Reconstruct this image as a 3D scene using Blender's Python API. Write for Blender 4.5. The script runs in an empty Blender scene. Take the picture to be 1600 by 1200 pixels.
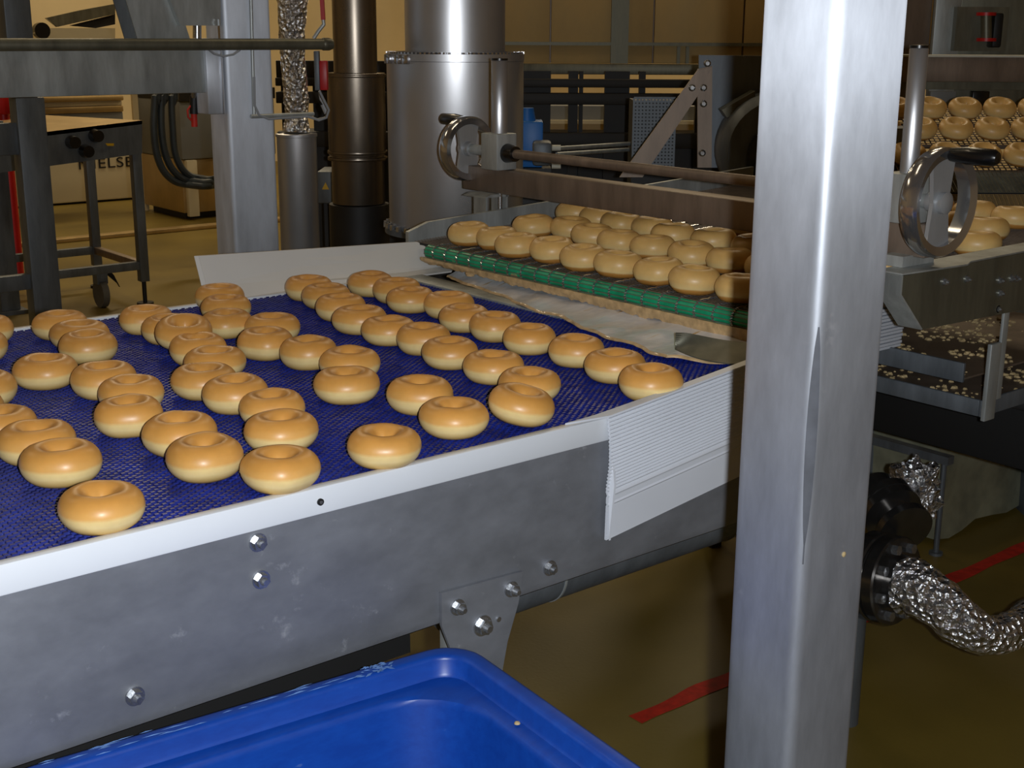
import bpy, bmesh, math, random
from mathutils import Vector, Matrix, noise
random.seed(7)
SC = bpy.context.scene
COL = SC.collection
rad = math.radians

# ------------------------------------------------------------------ camera
F_PX = 2050.0
PITCH, YAW, ROLL = rad(15.02), rad(50.5), rad(0.3)
CAM = Vector((0, 0, 1.45))
FW = Vector((math.cos(YAW)*math.cos(PITCH), math.sin(YAW)*math.cos(PITCH), -math.sin(PITCH)))
_r = Vector((math.sin(YAW), -math.cos(YAW), 0))
_u = _r.cross(FW)
RT = _r*math.cos(ROLL) + _u*math.sin(ROLL)
UP = _u*math.cos(ROLL) - _r*math.sin(ROLL)
cam_data = bpy.data.cameras.new('camera')
cam_data.sensor_width = 36.0
cam_data.lens = F_PX/1600*36
cam_data.clip_start = 0.02
cam_data.clip_end = 60
cam = bpy.data.objects.new('camera', cam_data)
m = Matrix((RT, UP, -FW)).transposed().to_4x4()
m.translation = CAM
cam.matrix_world = m
COL.objects.link(cam)
SC.camera = cam

# ------------------------------------------------------------------ world, lights, exposure
SC.view_settings.view_transform = 'Standard'
SC.view_settings.look = 'None'
SC.view_settings.gamma = 1.0
SC.view_settings.use_curve_mapping = False
SC.view_settings.exposure = 0.0
world = bpy.data.worlds.new('world')
SC.world = world
world.use_nodes = True
world.node_tree.nodes['Background'].inputs[0].default_value = (1.0, 0.85, 0.6, 1)
world.node_tree.nodes['Background'].inputs[1].default_value = 0.012

def add_light(name, kind, loc, energy, color, size=0.1, size_y=None, look=None):
    d = bpy.data.lights.new(name, kind)
    d.energy = energy
    d.color = color
    if kind == 'AREA':
        d.size = size
        if size_y:
            d.shape = 'RECTANGLE'; d.size_y = size_y
    else:
        d.shadow_soft_size = size
    o = bpy.data.objects.new(name, d)
    o.location = loc
    if look is not None:
        o.rotation_euler = (Vector(look)-Vector(loc)).to_track_quat('-Z', 'Y').to_euler()
    COL.objects.link(o)
    return o

# the camera's own flash, just to the right of the lens
flash_loc = CAM + RT*0.055 + UP*0.004
fl = add_light('flash_lamp', 'SPOT', flash_loc, 116, (0.91, 0.955, 1.0), 0.012, look=flash_loc + FW*3)
fl.data.spot_size = rad(95); fl.data.spot_blend = 0.6
# ceiling lamps of the hall
for i, (x, y, e) in enumerate([(1.0, 3.6, 9), (4.2, 3.4, 13), (3.0, 7.2, 40), (7.0, 5.0, 36),
                               (5.0, 10.5, 85), (9.0, 8.8, 65), (-1.0, 7.0, 22)]):
    add_light('ceiling_lamp_light', 'AREA', (x, y, 4.75), e, (1.0, 0.82, 0.55), 1.6, 0.35, look=(x, y, 0))

# ------------------------------------------------------------------ helpers
def S(r, g, b):
    def f(c):
        c /= 255.0
        return c/12.92 if c <= .04045 else ((c+.055)/1.055)**2.4
    return (f(r), f(g), f(b), 1.0)

def ray(px, py):
    return FW + RT*((px-800)/F_PX) - UP*((py-600)/F_PX)
def on_z(px, py, z):
    d = ray(px, py); return CAM + d*((z-CAM.z)/d.z)
def on_y(px, py, y):
    d = ray(px, py); return CAM + d*((y-CAM.y)/d.y)
def on_x(px, py, x):
    d = ray(px, py); return CAM + d*((x-CAM.x)/d.x)
# "hall" frame for the things far behind: a = right, b = ahead of the camera, z = up
HALL = Matrix.Rotation(YAW-math.pi/2, 4, 'Z')
def hall(px, py, b):
    d = HALL.inverted().to_3x3() @ ray(px, py)
    t = b/d.y
    return Vector((d.x*t, b, CAM.z + d.z*t))
ID = Matrix.Identity(4)

class MB:
    """collects shapes in world space, builds ONE mesh object"""
    def __init__(s, M=ID):
        s.v = []; s.f = []; s.M = M
    def add(s, vs, fs):
        n = len(s.v)
        s.v += [s.M @ Vector(p) for p in vs]
        s.f += [tuple(i+n for i in f) for f in fs]
        return s
    def box(s, x0, x1, y0, y1, z0, z1, bev=0.0):
        if bev > 0:
            bm = bmesh.new()
            bmesh.ops.create_cube(bm, size=1)
            for v in bm.verts:
                v.co = Vector(((x0+x1)/2+v.co.x*(x1-x0), (y0+y1)/2+v.co.y*(y1-y0), (z0+z1)/2+v.co.z*(z1-z0)))
            bmesh.ops.bevel(bm, geom=list(bm.edges), offset=bev, segments=2, affect='EDGES', profile=.5)
            bm.verts.index_update()
            s.add([v.co for v in bm.verts], [[v.index for v in f.verts] for f in bm.faces])
            bm.free(); return s
        return s.add([(x0,y0,z0),(x1,y0,z0),(x1,y1,z0),(x0,y1,z0),(x0,y0,z1),(x1,y0,z1),(x1,y1,z1),(x0,y1,z1)],
                     [(0,3,2,1),(4,5,6,7),(0,1,5,4),(1,2,6,5),(2,3,7,6),(3,0,4,7)])
    def bar(s, p, q, w, h, up=(0,0,1), bev=0.0):
        """box beam from p to q, w sideways, h along 'up'"""
        p, q, up = Vector(p), Vector(q), Vector(up)
        d = q-p; L = d.length; d.normalize()
        r = d.cross(up).normalized(); u = r.cross(d)
        M0 = s.M
        T = Matrix((d, r, u)).transposed().to_4x4(); T.translation = (p+q)/2
        s.M = M0 @ T
        s.box(-L/2, L/2, -w/2, w/2, -h/2, h/2, bev)
        s.M = M0
        return s
    def cyl(s, p, q, r0, r1=None, n=24, caps=True):
        p, q = Vector(p), Vector(q)
        if r1 is None: r1 = r0
        d = (q-p).normalized()
        a = d.orthogonal().normalized(); b = d.cross(a)
        vs = []
        for c, r in ((p, r0), (q, r1)):
            for i in range(n):
                t = 2*math.pi*i/n
                vs.append(c + a*(r*math.cos(t)) + b*(r*math.sin(t)))
        fs = [(i, (i+1) % n, n+(i+1) % n, n+i) for i in range(n)]
        if caps: fs += [tuple(range(n-1, -1, -1)), tuple(range(n, 2*n))]
        return s.add(vs, fs)
    def tube(s, pts, r, n=10, caps=True, rfun=None):
        pts = [Vector(p) for p in pts]
        vs, fs = [], []
        a = None
        for k, p in enumerate(pts):
            d = (pts[min(k+1, len(pts)-1)]-pts[max(k-1, 0)]).normalized()
            if a is None: a = d.orthogonal().normalized()
            else: a = (a-d*a.dot(d)).normalized()
            b = d.cross(a)
            for i in range(n):
                t = 2*math.pi*i/n
                rr = r if rfun is None else rfun(k, i)
                vs.append(p + a*(rr*math.cos(t)) + b*(rr*math.sin(t)))
        for k in range(len(pts)-1):
            for i in range(n):
                fs.append((k*n+i, k*n+(i+1) % n, (k+1)*n+(i+1) % n, (k+1)*n+i))
        if caps:
            fs += [tuple(range(n-1, -1, -1)), tuple((len(pts)-1)*n+i for i in range(n))]
        return s.add(vs, fs)
    def lathe(s, prof, c, axis=(0,0,1), n=32, closed=False):
        """profile of (radius, height) about axis through c"""
        c, ax = Vector(c), Vector(axis).normalized()
        a = ax.orthogonal().normalized(); b = ax.cross(a)
        vs = []
        for r, h in prof:
            for i in range(n):
                t = 2*math.pi*i/n
                vs.append(c + ax*h + a*(r*math.cos(t)) + b*(r*math.sin(t)))
        fs = []
        K = len(prof)
        for k in range(K if closed else K-1):
            for i in range(n):
                k2 = (k+1) % K
                fs.append((k*n+i, k*n+(i+1) % n, k2*n+(i+1) % n, k2*n+i))
        if not closed:
            if prof[0][0] > 1e-6: fs.append(tuple(range(n-1, -1, -1)))
            if prof[-1][0] > 1e-6: fs.append(tuple((K-1)*n+i for i in range(n)))
        return s.add(vs, fs)
    def prism(s, poly, off):
        """polygon of 3-D points pushed along off"""
        poly = [Vector(p) for p in poly]; off = Vector(off); n = len(poly)
        return s.add(poly+[p+off for p in poly],
                     [tuple(range(n-1, -1, -1)), tuple(range(n, 2*n))]+[(i, (i+1) % n, n+(i+1) % n, n+i) for i in range(n)])
    def grid(s, fn, nu, nv, thick=None):
        vs = [Vector(fn(i/nu, j/nv)) for i in range(nu+1) for j in range(nv+1)]
        fs = [(i*(nv+1)+j, (i+1)*(nv+1)+j, (i+1)*(nv+1)+j+1, i*(nv+1)+j+1) for i in range(nu) for j in range(nv)]
        if thick is not None:
            t = Vector(thick); N = len(vs)
            fs2 = [tuple(reversed([k+N for k in f])) for f in fs]
            rim = [i*(nv+1) for i in range(nu+1)] + [nu*(nv+1)+j for j in range(1, nv+1)] + \
                  [i*(nv+1)+nv for i in range(nu-1, -1, -1)] + [j for j in range(nv-1, 0, -1)]
            fs3 = [(rim[k], rim[(k+1) % len(rim)], rim[(k+1) % len(rim)]+N, rim[k]+N) for k in range(len(rim))]
            vs = vs+[p+t for p in vs]; fs = fs+fs2+fs3
        return s.add(vs, fs)
    def build(s, name, mat, parent=None, smooth=True, origin=None, angle=35):
        if origin is None:
            if parent is not None: origin = Vector((0, 0, 0))
            else:
                lo = [min(p[k] for p in s.v) for k in range(3)]; hi = [max(p[k] for p in s.v) for k in range(3)]
                origin = Vector(((lo[0]+hi[0])/2, (lo[1]+hi[1])/2, lo[2]))
        base = Vector(origin)
        if parent is not None:
            q = parent
            while q is not None:
                base = base + q.location; q = q.parent
        me = bpy.data.meshes.new(name)
        me.from_pydata([tuple(p-base) for p in s.v], [], s.f)
        bm = bmesh.new(); bm.from_mesh(me)
        bmesh.ops.recalc_face_normals(bm, faces=bm.faces)
        bm.to_mesh(me); bm.free()
        if smooth:
            me.shade_smooth(); me.set_sharp_from_angle(angle=rad(angle))
        me.materials.append(MAT[mat])
        o = bpy.data.objects.new(name, me)
        o.location = origin
        COL.objects.link(o)
        o.parent = parent
        return o

def thing(name, label, cat, loc=(0,0,0), group=None):
    o = bpy.data.objects.new(name, None)
    o.empty_display_size = .05
    o.location = loc
    COL.objects.link(o)
    return tag(o, label, cat, group)
def tag(o, label, cat, group=None):
    o['label'] = label; o['category'] = cat
    if group: o['group'] = group
    return o
def struct(o):
    o['kind'] = 'structure'; return o
def stuff(o):
    o['kind'] = 'stuff'; return o

# ------------------------------------------------------------------ materials
MAT = {}
def new_mat(name):
    m = bpy.data.materials.new(name); m.use_nodes = True
    MAT[name] = m
    nt = m.node_tree
    return m, nt, nt.nodes['Principled BSDF']
def N(nt, kind, **kw):
    n = nt.nodes.new(kind)
    for k, v in kw.items():
        if k in n.inputs: n.inputs[k].default_value = v
        else: setattr(n, k, v)
    return n
def ramp(nt, fac, stops):
    r = nt.nodes.new('ShaderNodeValToRGB')
    e = r.color_ramp.elements
    while len(e) < len(stops): e.new(0.5)
    for k, (p, c) in enumerate(stops):
        e[k].position = p; e[k].color = c
    nt.links.new(fac, r.inputs[0])
    return r.outputs[0]
def coords(nt, scale=(1,1,1), kind='Object'):
    tc = nt.nodes.new('ShaderNodeTexCoord')
    mp = nt.nodes.new('ShaderNodeMapping'); mp.inputs['Scale'].default_value = scale
    nt.links.new(tc.outputs[kind], mp.inputs[0])
    return mp.outputs[0]
def bump(nt, bsdf, height, strength=.2, dist=.002):
    b = nt.nodes.new('ShaderNodeBump')
    b.inputs['Strength'].default_value = strength; b.inputs['Distance'].default_value = dist
    nt.links.new(height, b.inputs['Height']); nt.links.new(b.outputs[0], bsdf.inputs['Normal'])

def plain(name, rgb, rough=.5, metal=0.0, var=.12, scale=8, bmp=0.0, coat=0.0, spec=None):
    m, nt, b = new_mat(name)
    n = N(nt, 'ShaderNodeTexNoise'); n.inputs['Scale'].default_value = scale; n.inputs['Detail'].default_value = 5
    nt.links.new(coords(nt), n.inputs['Vector'])
    c = S(*rgb)
    lo = tuple(max(0, x*(1-var)) for x in c[:3])+(1,); hi = tuple(min(1, x*(1+var)) for x in c[:3])+(1,)
    nt.links.new(ramp(nt, n.outputs[0], [(.3, lo), (.7, hi)]), b.inputs['Base Color'])
    b.inputs['Roughness'].default_value = rough
    b.inputs['Metallic'].default_value = metal
    b.inputs['Coat Weight'].default_value = coat
    if spec is not None: b.inputs['Specular IOR Level'].default_value = spec
    if bmp: bump(nt, b, n.outputs[0], bmp, .004)
    return m

def steel(name, rgb, rough=.35, aniso=0.0, grain=(6,6,1.2), metal=.9, smear=.35, dust=None):
    """stainless sheet: cloudy tone, fine grain, wiped smears"""
    m, nt, b = new_mat(name)
    n1 = N(nt, 'ShaderNodeTexNoise'); n1.inputs['Scale'].default_value = 3.0; n1.inputs['Detail'].default_value = 7
    n1.inputs['Roughness'].default_value = .65
    nt.links.new(coords(nt, grain), n1.inputs['Vector'])
    n2 = N(nt, 'ShaderNodeTexNoise'); n2.inputs['Scale'].default_value = 160; n2.inputs['Detail'].default_value = 2
    nt.links.new(coords(nt, (grain[0]/6, grain[1]/6, grain[2]/6)), n2.inputs['Vector'])
    c = S(*rgb)
    lo = tuple(x*(1-smear) for x in c[:3])+(1,); hi = tuple(min(1, x*(1+smear*.6)) for x in c[:3])+(1,)
    col = ramp(nt, n1.outputs[0], [(.3, lo), (.72, hi)])
    if dust:
        n3 = N(nt, 'ShaderNodeTexNoise'); n3.inputs['Scale'].default_value = 14; n3.inputs['Detail'].default_value = 8
        n3.inputs['Roughness'].default_value = .7
        nt.links.new(coords(nt), n3.inputs['Vector'])
        f = ramp(nt, n3.outputs[0], [(.62, (0,0,0,1)), (.75, (1,1,1,1))])
        mx = N(nt, 'ShaderNodeMix', data_type='RGBA')
        nt.links.new(f, mx.inputs[0]); nt.links.new(col, mx.inputs[6]); mx.inputs[7].default_value = S(*dust)
        col = mx.outputs[2]
        inv = N(nt, 'ShaderNodeMath', operation='MULTIPLY_ADD'); nt.links.new(f, inv.inputs[0])
        inv.inputs[1].default_value = -.35; inv.inputs[2].default_value = metal
        nt.links.new(inv.outputs[0], b.inputs['Metallic'])
    else:
        b.inputs['Metallic'].default_value = metal
    nt.links.new(col, b.inputs['Base Color'])
    r = N(nt, 'ShaderNodeMapRange'); r.inputs[3].default_value = rough*.75; r.inputs[4].default_value = min(1, rough*1.3)
    nt.links.new(n1.outputs[0], r.inputs[0]); nt.links.new(r.outputs[0], b.inputs['Roughness'])
    if aniso:
        b.inputs['Anisotropic'].default_value = aniso
        t = nt.nodes.new('ShaderNodeTangent'); t.direction_type = 'RADIAL'; t.axis = 'Z'
        nt.links.new(t.outputs[0], b.inputs['Tangent'])
    bump(nt, b, n2.outputs[0], .06, .001)
    return m

steel('steel', (186, 191, 190), .47, metal=.5)
steel('steel_post', (196, 200, 208), .50, aniso=.84, grain=(7,7,2), smear=.22, metal=.9, dust=(200,200,205))
steel('steel_plate', (142, 145, 152), .55, aniso=.3, metal=.55, smear=.2, grain=(3,3,5), dust=(180,182,186))
steel('steel_column', (212, 217, 226), .5, aniso=.8, metal=.65, smear=.18)
steel('steel_duct', (180, 180, 182), .29, aniso=.75, metal=.8, grain=(1,1,.5), smear=.10)
steel('steel_duct_dark', (126, 116, 104), .26, aniso=.7, metal=.9, grain=(1,1,.5), smear=.25)
steel('steel_dark', (112, 118, 124), .5, metal=.45)
steel('steel_brown', (138, 122, 108), .45, metal=.5)
steel('steel_warm', (196, 170, 122), .38, metal=.75, smear=.18, grain=(2,2,1))
steel('steel_green', (122, 120, 104), .45, metal=.6)
steel('oven_panel', (204, 176, 122), .66, metal=.5, smear=.14, grain=(2,2,1))
steel('chrome', (205, 205, 208), .14, smear=.1)
steel('chrome_dark', (110, 108, 106), .2, smear=.3)
steel('wheel_steel', (176, 178, 180), .4, metal=.45, smear=.12)
steel('bolt_steel', (190, 192, 195), .25, smear=.3, grain=(30,30,30))
# the post's sheet has a broad satin lobe as well as its vertical brushing
nt = MAT['steel_post'].node_tree
b1 = nt.nodes['Principled BSDF']
b1.inputs['Roughness'].default_value = .53
for l in list(nt.links):
    if l.to_socket == b1.inputs['Roughness']: nt.links.remove(l)
b1.inputs['Anisotropic'].default_value = .97
b2 = nt.nodes.new('ShaderNodeBsdfPrincipled')
for l in list(nt.links):
    if l.to_node == b1 and l.to_socket.name in ('Base Color', 'Normal'): nt.links.new(l.from_socket, b2.inputs[l.to_socket.name])
b2.inputs['Roughness'].default_value = .5; b2.inputs['Metallic'].default_value = .72
ms = nt.nodes.new('ShaderNodeMixShader'); ms.inputs[0].default_value = .60
nt.links.new(b1.outputs[0], ms.inputs[1]); nt.links.new(b2.outputs[0], ms.inputs[2])
nt.links.new(ms.outputs[0], nt.nodes['Material Output'].inputs[0])
plain('black_plastic', (16, 16, 18), .3, coat=.3)
plain('black_iron', (24, 23, 23), .55, var=.3)
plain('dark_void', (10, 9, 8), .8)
plain('white_plastic', (226, 230, 236), .35, var=.03, scale=5)
plain('white_guard', (222, 220, 216), .45, var=.04, scale=6)
plain('corrugated', (214, 218, 226), .4, var=.03)
plain('cream_paint', (208, 196, 164), .5, var=.06, scale=3)
plain('grey_paint', (120, 122, 122), .5, var=.1, scale=3)
plain('wall_paint', (226, 206, 162), .7, var=.08, scale=1.5)
plain('ceiling_paint', (170, 160, 140), .8, var=.08, scale=1)
plain('red_plastic', (196, 24, 26), .4)
plain('red_paint', (196, 40, 22), .6, var=.25, scale=40)
plain('gouge_grey', (74, 76, 82), .7, var=.2, scale=40)
plain('blue_motor', (30, 110, 190), .45)
plain('tub_scuff', (96, 132, 190), .6, var=.3, scale=80)
plain('hose_rubber', (52, 60, 66), .5, var=.2)
plain('cable_grey', (160, 164, 170), .5)
plain('label_white', (214, 212, 196), .6)
plain('label_yellow', (214, 170, 30), .5)
plain('ink', (22, 22, 26), .6)
plain('stone_block', (132, 132, 110), .85, var=.25, scale=14, bmp=.5)
plain('icing', (196, 164, 118), .45, var=.25, scale=60, bmp=.6, coat=.2)
plain('crumb', (190, 166, 120), .7, var=.3, scale=60)
plain('castor_rubber', (96, 92, 84), .7)
plain('lamp_white', (240, 235, 220), .5)

# foil
m, nt, b = new_mat('foil')
v = N(nt, 'ShaderNodeTexVoronoi'); v.inputs['Scale'].default_value = 75
nt.links.new(coords(nt), v.inputs['Vector'])
n = N(nt, 'ShaderNodeTexNoise'); n.inputs['Scale'].default_value = 70; n.inputs['Detail'].default_value = 4
nt.links.new(coords(nt), n.inputs['Vector'])
ad = N(nt, 'ShaderNodeMath', operation='ADD'); nt.links.new(v.outputs[0], ad.inputs[0]); nt.links.new(n.outputs[0], ad.inputs[1])
b.inputs['Base Color'].default_value = S(226, 226, 228); b.inputs['Metallic'].default_value = .9; b.inputs['Roughness'].default_value = .2
bump(nt, b, ad.outputs[0], 1.0, .012)

# floor: worn ochre resin
m, nt, b = new_mat('floor_resin')
n = N(nt, 'ShaderNodeTexNoise'); n.inputs['Scale'].default_value = 1.6; n.inputs['Detail'].default_value = 9
nt.links.new(coords(nt), n.inputs['Vector'])
nt.links.new(ramp(nt, n.outputs[0], [(.3, S(100, 84, 34)), (.7, S(130, 110, 46))]), b.inputs['Base Color'])
b.inputs['Roughness'].default_value = .42
n2 = N(nt, 'ShaderNodeTexNoise'); n2.inputs['Scale'].default_value = 90
nt.links.new(coords(nt), n2.inputs['Vector'])
bump(nt, b, n2.outputs[0], .15, .002)

# blue tub plastic with scuffs
m, nt, b = new_mat('tub_plastic')
n = N(nt, 'ShaderNodeTexNoise'); n.inputs['Scale'].default_value = 18; n.inputs['Detail'].default_value = 9; n.inputs['Roughness'].default_value = .75
nt.links.new(coords(nt, (1, 3, 3)), n.inputs['Vector'])
nt.links.new(ramp(nt, n.outputs[0], [(.4, S(8, 58, 146)), (.66, S(12, 68, 160)), (.80, S(96, 124, 172))]), b.inputs['Base Color'])
b.inputs['Roughness'].default_value = .38

# blue belt
m, nt, b = new_mat('belt_blue')
n = N(nt, 'ShaderNodeTexNoise'); n.inputs['Scale'].default_value = 30; n.inputs['Detail'].default_value = 3
nt.links.new(coords(nt), n.inputs['Vector'])
nt.links.new(ramp(nt, n.outputs[0], [(.35, S(13, 23, 92)), (.65, S(21, 37, 126))]), b.inputs['Base Color'])
b.inputs['Roughness'].default_value = .38
m, nt, b = new_mat('belt_gap')
n = N(nt, 'ShaderNodeTexNoise'); n.inputs['Scale'].default_value = 5; n.inputs['Detail'].default_value = 6
nt.links.new(coords(nt), n.inputs['Vector'])
nt.links.new(ramp(nt, n.outputs[0], [(.4, S(14, 15, 54)), (.62, S(62, 42, 46))]), b.inputs['Base Color'])
b.inputs['Roughness'].default_value = .5

# green roller with icing spots
m, nt, b = new_mat('roller_green')
n = N(nt, 'ShaderNodeTexNoise'); n.inputs['Scale'].default_value = 22; n.inputs['Detail'].default_value = 4
nt.links.new(coords(nt), n.inputs['Vector'])
nt.links.new(ramp(nt, n.outputs[0], [(.35, S(12, 140, 98)), (.66, S(22, 172, 122)), (.72, S(196, 170, 126))]), b.inputs['Base Color'])
b.inputs['Roughness'].default_value = .35

# wet plastic transfer sheet with icing streaks
m, nt, b = new_mat('sheet_icing')
n = N(nt, 'ShaderNodeTexNoise'); n.inputs['Scale'].default_value = 9; n.inputs['Detail'].default_value = 5
nt.links.new(coords(nt, (1.2, 5, 1)), n.inputs['Vector'])
nt.links.new(ramp(nt, n.outputs[0], [(.4, S(226, 228, 234)), (.63, S(240, 240, 242)), (.72, S(206, 172, 116))]), b.inputs['Base Color'])
b.inputs['Roughness'].default_value = .22; b.inputs['Coat Weight'].default_value = .4
n2 = N(nt, 'ShaderNodeTexNoise'); n2.inputs['Scale'].default_value = 22; nt.links.new(coords(nt), n2.inputs['Vector'])
bump(nt, b, n2.outputs[0], .4, .006)

def dough_mat(name, stops, rough):
    m, nt, b = new_mat(name)
    tc = nt.nodes.new('ShaderNodeTexCoord')
    sp = nt.nodes.new('ShaderNodeSeparateXYZ'); nt.links.new(tc.outputs['Object'], sp.inputs[0])
    oi = nt.nodes.new('ShaderNodeObjectInfo')
    # noise shifted per object
    vm = N(nt, 'ShaderNodeVectorMath', operation='ADD'); nt.links.new(tc.outputs['Object'], vm.inputs[0])
    nt.links.new(oi.outputs['Location'], vm.inputs[1])
    n = N(nt, 'ShaderNodeTexNoise'); n.inputs['Scale'].default_value = 22; n.inputs['Detail'].default_value = 4
    nt.links.new(vm.outputs[0], n.inputs['Vector'])
    # height 0..1 over -.028 .. .028 plus waviness
    mr = N(nt, 'ShaderNodeMapRange'); mr.inputs[1].default_value = 0.0; mr.inputs[2].default_value = .047
    nt.links.new(sp.outputs[2], mr.inputs[0])
    ad = N(nt, 'ShaderNodeMath', operation='MULTIPLY_ADD'); nt.links.new(n.outputs[0], ad.inputs[0]); ad.inputs[1].default_value = .12
    nt.links.new(mr.outputs[0], ad.inputs[2])
    col = ramp(nt, ad.outputs[0], stops)
    n2 = N(nt, 'ShaderNodeTexNoise'); n2.inputs['Scale'].default_value = 60; n2.inputs['Detail'].default_value = 6
    nt.links.new(vm.outputs[0], n2.inputs['Vector'])
    hs = nt.nodes.new('ShaderNodeHueSaturation'); nt.links.new(col, hs.inputs['Color'])
    v1 = N(nt, 'ShaderNodeMapRange'); v1.inputs[3].default_value = .86; v1.inputs[4].default_value = 1.1
    nt.links.new(n2.outputs[0], v1.inputs[0])
    v2 = N(nt, 'ShaderNodeMath', operation='MULTIPLY_ADD'); nt.links.new(oi.outputs['Random'], v2.inputs[0]); v2.inputs[1].default_value = .12
    nt.links.new(v1.outputs[0], v2.inputs[2])
    nt.links.new(v2.outputs[0], hs.inputs['Value']); nt.links.new(hs.outputs[0], b.inputs['Base Color'])
    b.inputs['Roughness'].default_value = rough
    b.inputs['Coat Weight'].default_value = .14; b.inputs['Coat Roughness'].default_value = .28
    b.inputs['Subsurface Weight'].default_value = .08
    b.inputs['Subsurface Radius'].default_value = (.01, .005, .002)
    bump(nt, b, n2.outputs[0], .08, .002)
dough_mat('dough_glazed', [(.0, S(196, 150, 84)), (.18, S(218, 182, 112)), (.36, S(238, 212, 152)), (.52, S(236, 206, 142)), (.61, S(226, 172, 96)), (.8, S(217, 158, 80)), (1.0, S(212, 150, 72))], .42)
dough_mat('dough_pale', [(.0, S(186, 128, 58)), (.26, S(198, 140, 68)), (.33, S(234, 204, 142)), (.55, S(224, 186, 118)), (1.0, S(214, 170, 98))], .45)

# ------------------------------------------------------------------ the hall
RX0, RX1, RY0, RY1, RZ = -4.0, 11.5, -3.0, 13.5, 5.0
floor = struct(MB().box(RX0, RX1, RY0, RY1, -.1, 0).build('floor', 'floor_resin'))
struct(MB().box(RX0, RX1, RY0, RY1, RZ, RZ+.1).build('ceiling', 'ceiling_paint'))
struct(MB().box(RX0, RX1, RY1, RY1+.1, 0, RZ).build('wall_back', 'wall_paint'))
struct(MB().box(RX1, RX1+.1, RY0, RY1, 0, RZ).build('wall_right', 'wall_paint'))
struct(MB().box(RX0-.1, RX0, RY0, RY1, 0, RZ).build('wall_left', 'wall_paint'))
struct(MB().box(RX0, RX1, RY0-.1, RY0, 0, RZ).build('wall_front', 'wall_paint'))
struct(MB().box(-1.0, 6.0, 9.08, 9.18, 0, .03, .008).build('trim_1', 'steel_warm'))
# red painted line on the floor
def redline(u, v):
    x = 1.85+u*2.2
    w = .022*(1+.35*noise.noise(Vector((x*6, 0, 3))))
    return (x, 1.815+.006*noise.noise(Vector((x*9, 1, 0)))+(v-.5)*2*w, .0012)
MB().grid(redline, 90, 1).build('painted_line', 'red_paint', floor)

# ------------------------------------------------------------------ blue belt conveyor
YN, YF, ZB = 1.345, 2.475, .90        # near edge, far edge, belt surface
BX0, BX1 = -.35, 1.76
conv = thing('belt_conveyor', 'long conveyor with blue plastic link belt, white edge rail and grey steel side', 'conveyor', (.7, 1.9, 0))
belt = MB().box(BX0, BX1, YN+.012, YF-.004, ZB-.02, ZB-.0045).build('belt', 'belt_gap', conv)
lk = MB()
i = 0
x = BX0+.006
while x < BX1-.006:
    y = YN+.018+(.0055 if i % 2 else 0)
    while y < YF-.012:
        l, w = .0045+random.uniform(-.0006, .0006), .0036+random.uniform(-.0005, .0005)
        t = ZB+random.uniform(-.0008, .0004)
        lk.add([(x-l,y-w,ZB-.006),(x+l,y-w,ZB-.006),(x+l,y+w,ZB-.006),(x-l,y+w,ZB-.006),
                (x-l*.6,y-w*.55,t),(x+l*.6,y-w*.55,t),(x+l*.6,y+w*.55,t),(x-l*.6,y+w*.55,t)],
               [(4,5,6,7),(0,1,5,4),(1,2,6,5),(2,3,7,6),(3,0,4,7)])
        y += .011
    x += .0075; i += 1
stuff(lk.build('belt_links', 'belt_blue', belt, smooth=False))
rail = MB().box(BX0, 1.30, YN-.004, YN+.012, .866, ZB+.002, .0025).build('edge_rail', 'white_plastic', conv)
p = on_y(500, 784, YN-.004)
MB().cyl((p.x, YN-.0065, p.z), (p.x, YN, p.z), .0045, n=16).build('screw', 'black_iron', rail)
MB().cyl((p.x, YN-.0075, p.z), (p.x, YN-.006, p.z), .0022, n=10).build('screw_socket', 'bolt_steel', rail)
MB().box(BX0, 1.75, YF-.004, YF+.012, .866, ZB+.002, .0025).build('edge_rail', 'white_plastic', conv)
# side plates: sheet folded under along the bottom
for nm, y0, sgn in (('side_plate', YN, 1), ('side_plate', YF, -1)):
    pr = [(y0, .868), (y0, .672), (y0+sgn*.004, .660), (y0+sgn*.014, .653), (y0+sgn*.05, .652), (y0+sgn*.05, .656),
          (y0+sgn*.014, .657), (y0+sgn*.008, .662), (y0+sgn*.004, .672), (y0+sgn*.004, .868)]
    MB().prism([(BX0, a, c) for a, c in pr], (1.60-BX0, 0, 0)).build(nm, 'steel_plate', conv)
MB().box(BX0, 1.58, YN+.06, YF-.06, .70, .72).build('return_belt', 'belt_blue', conv)
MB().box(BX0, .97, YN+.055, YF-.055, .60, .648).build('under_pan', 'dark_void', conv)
def hexbolt(parent, x, y, z, r=.0095, L=.012, d=(0,-1,0), name='bolt'):
    c = Vector((x, y, z)); d = Vector(d)
    b = MB()
    b.cyl(c, c+d*.003, r*1.25, n=20)
    b.cyl(c+d*.003, c+d*(.003+L*.55), r*.95, n=6)
    b.cyl(c+d*(.003+L*.55), c+d*(.003+L), r*.55, r*.4, n=12)
    return b.build(name, 'bolt_steel', parent, angle=25)
for px, py in ((402, 847), (407, 905), (210, 1087), (858, 887)):
    p = on_y(px, py, YN)
    hexbolt(conv, p.x, YN, p.z)
for x, z in ((.15, .85), (.15, .80), (-.1, .70)): hexbolt(conv, x, YN, z)
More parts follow.
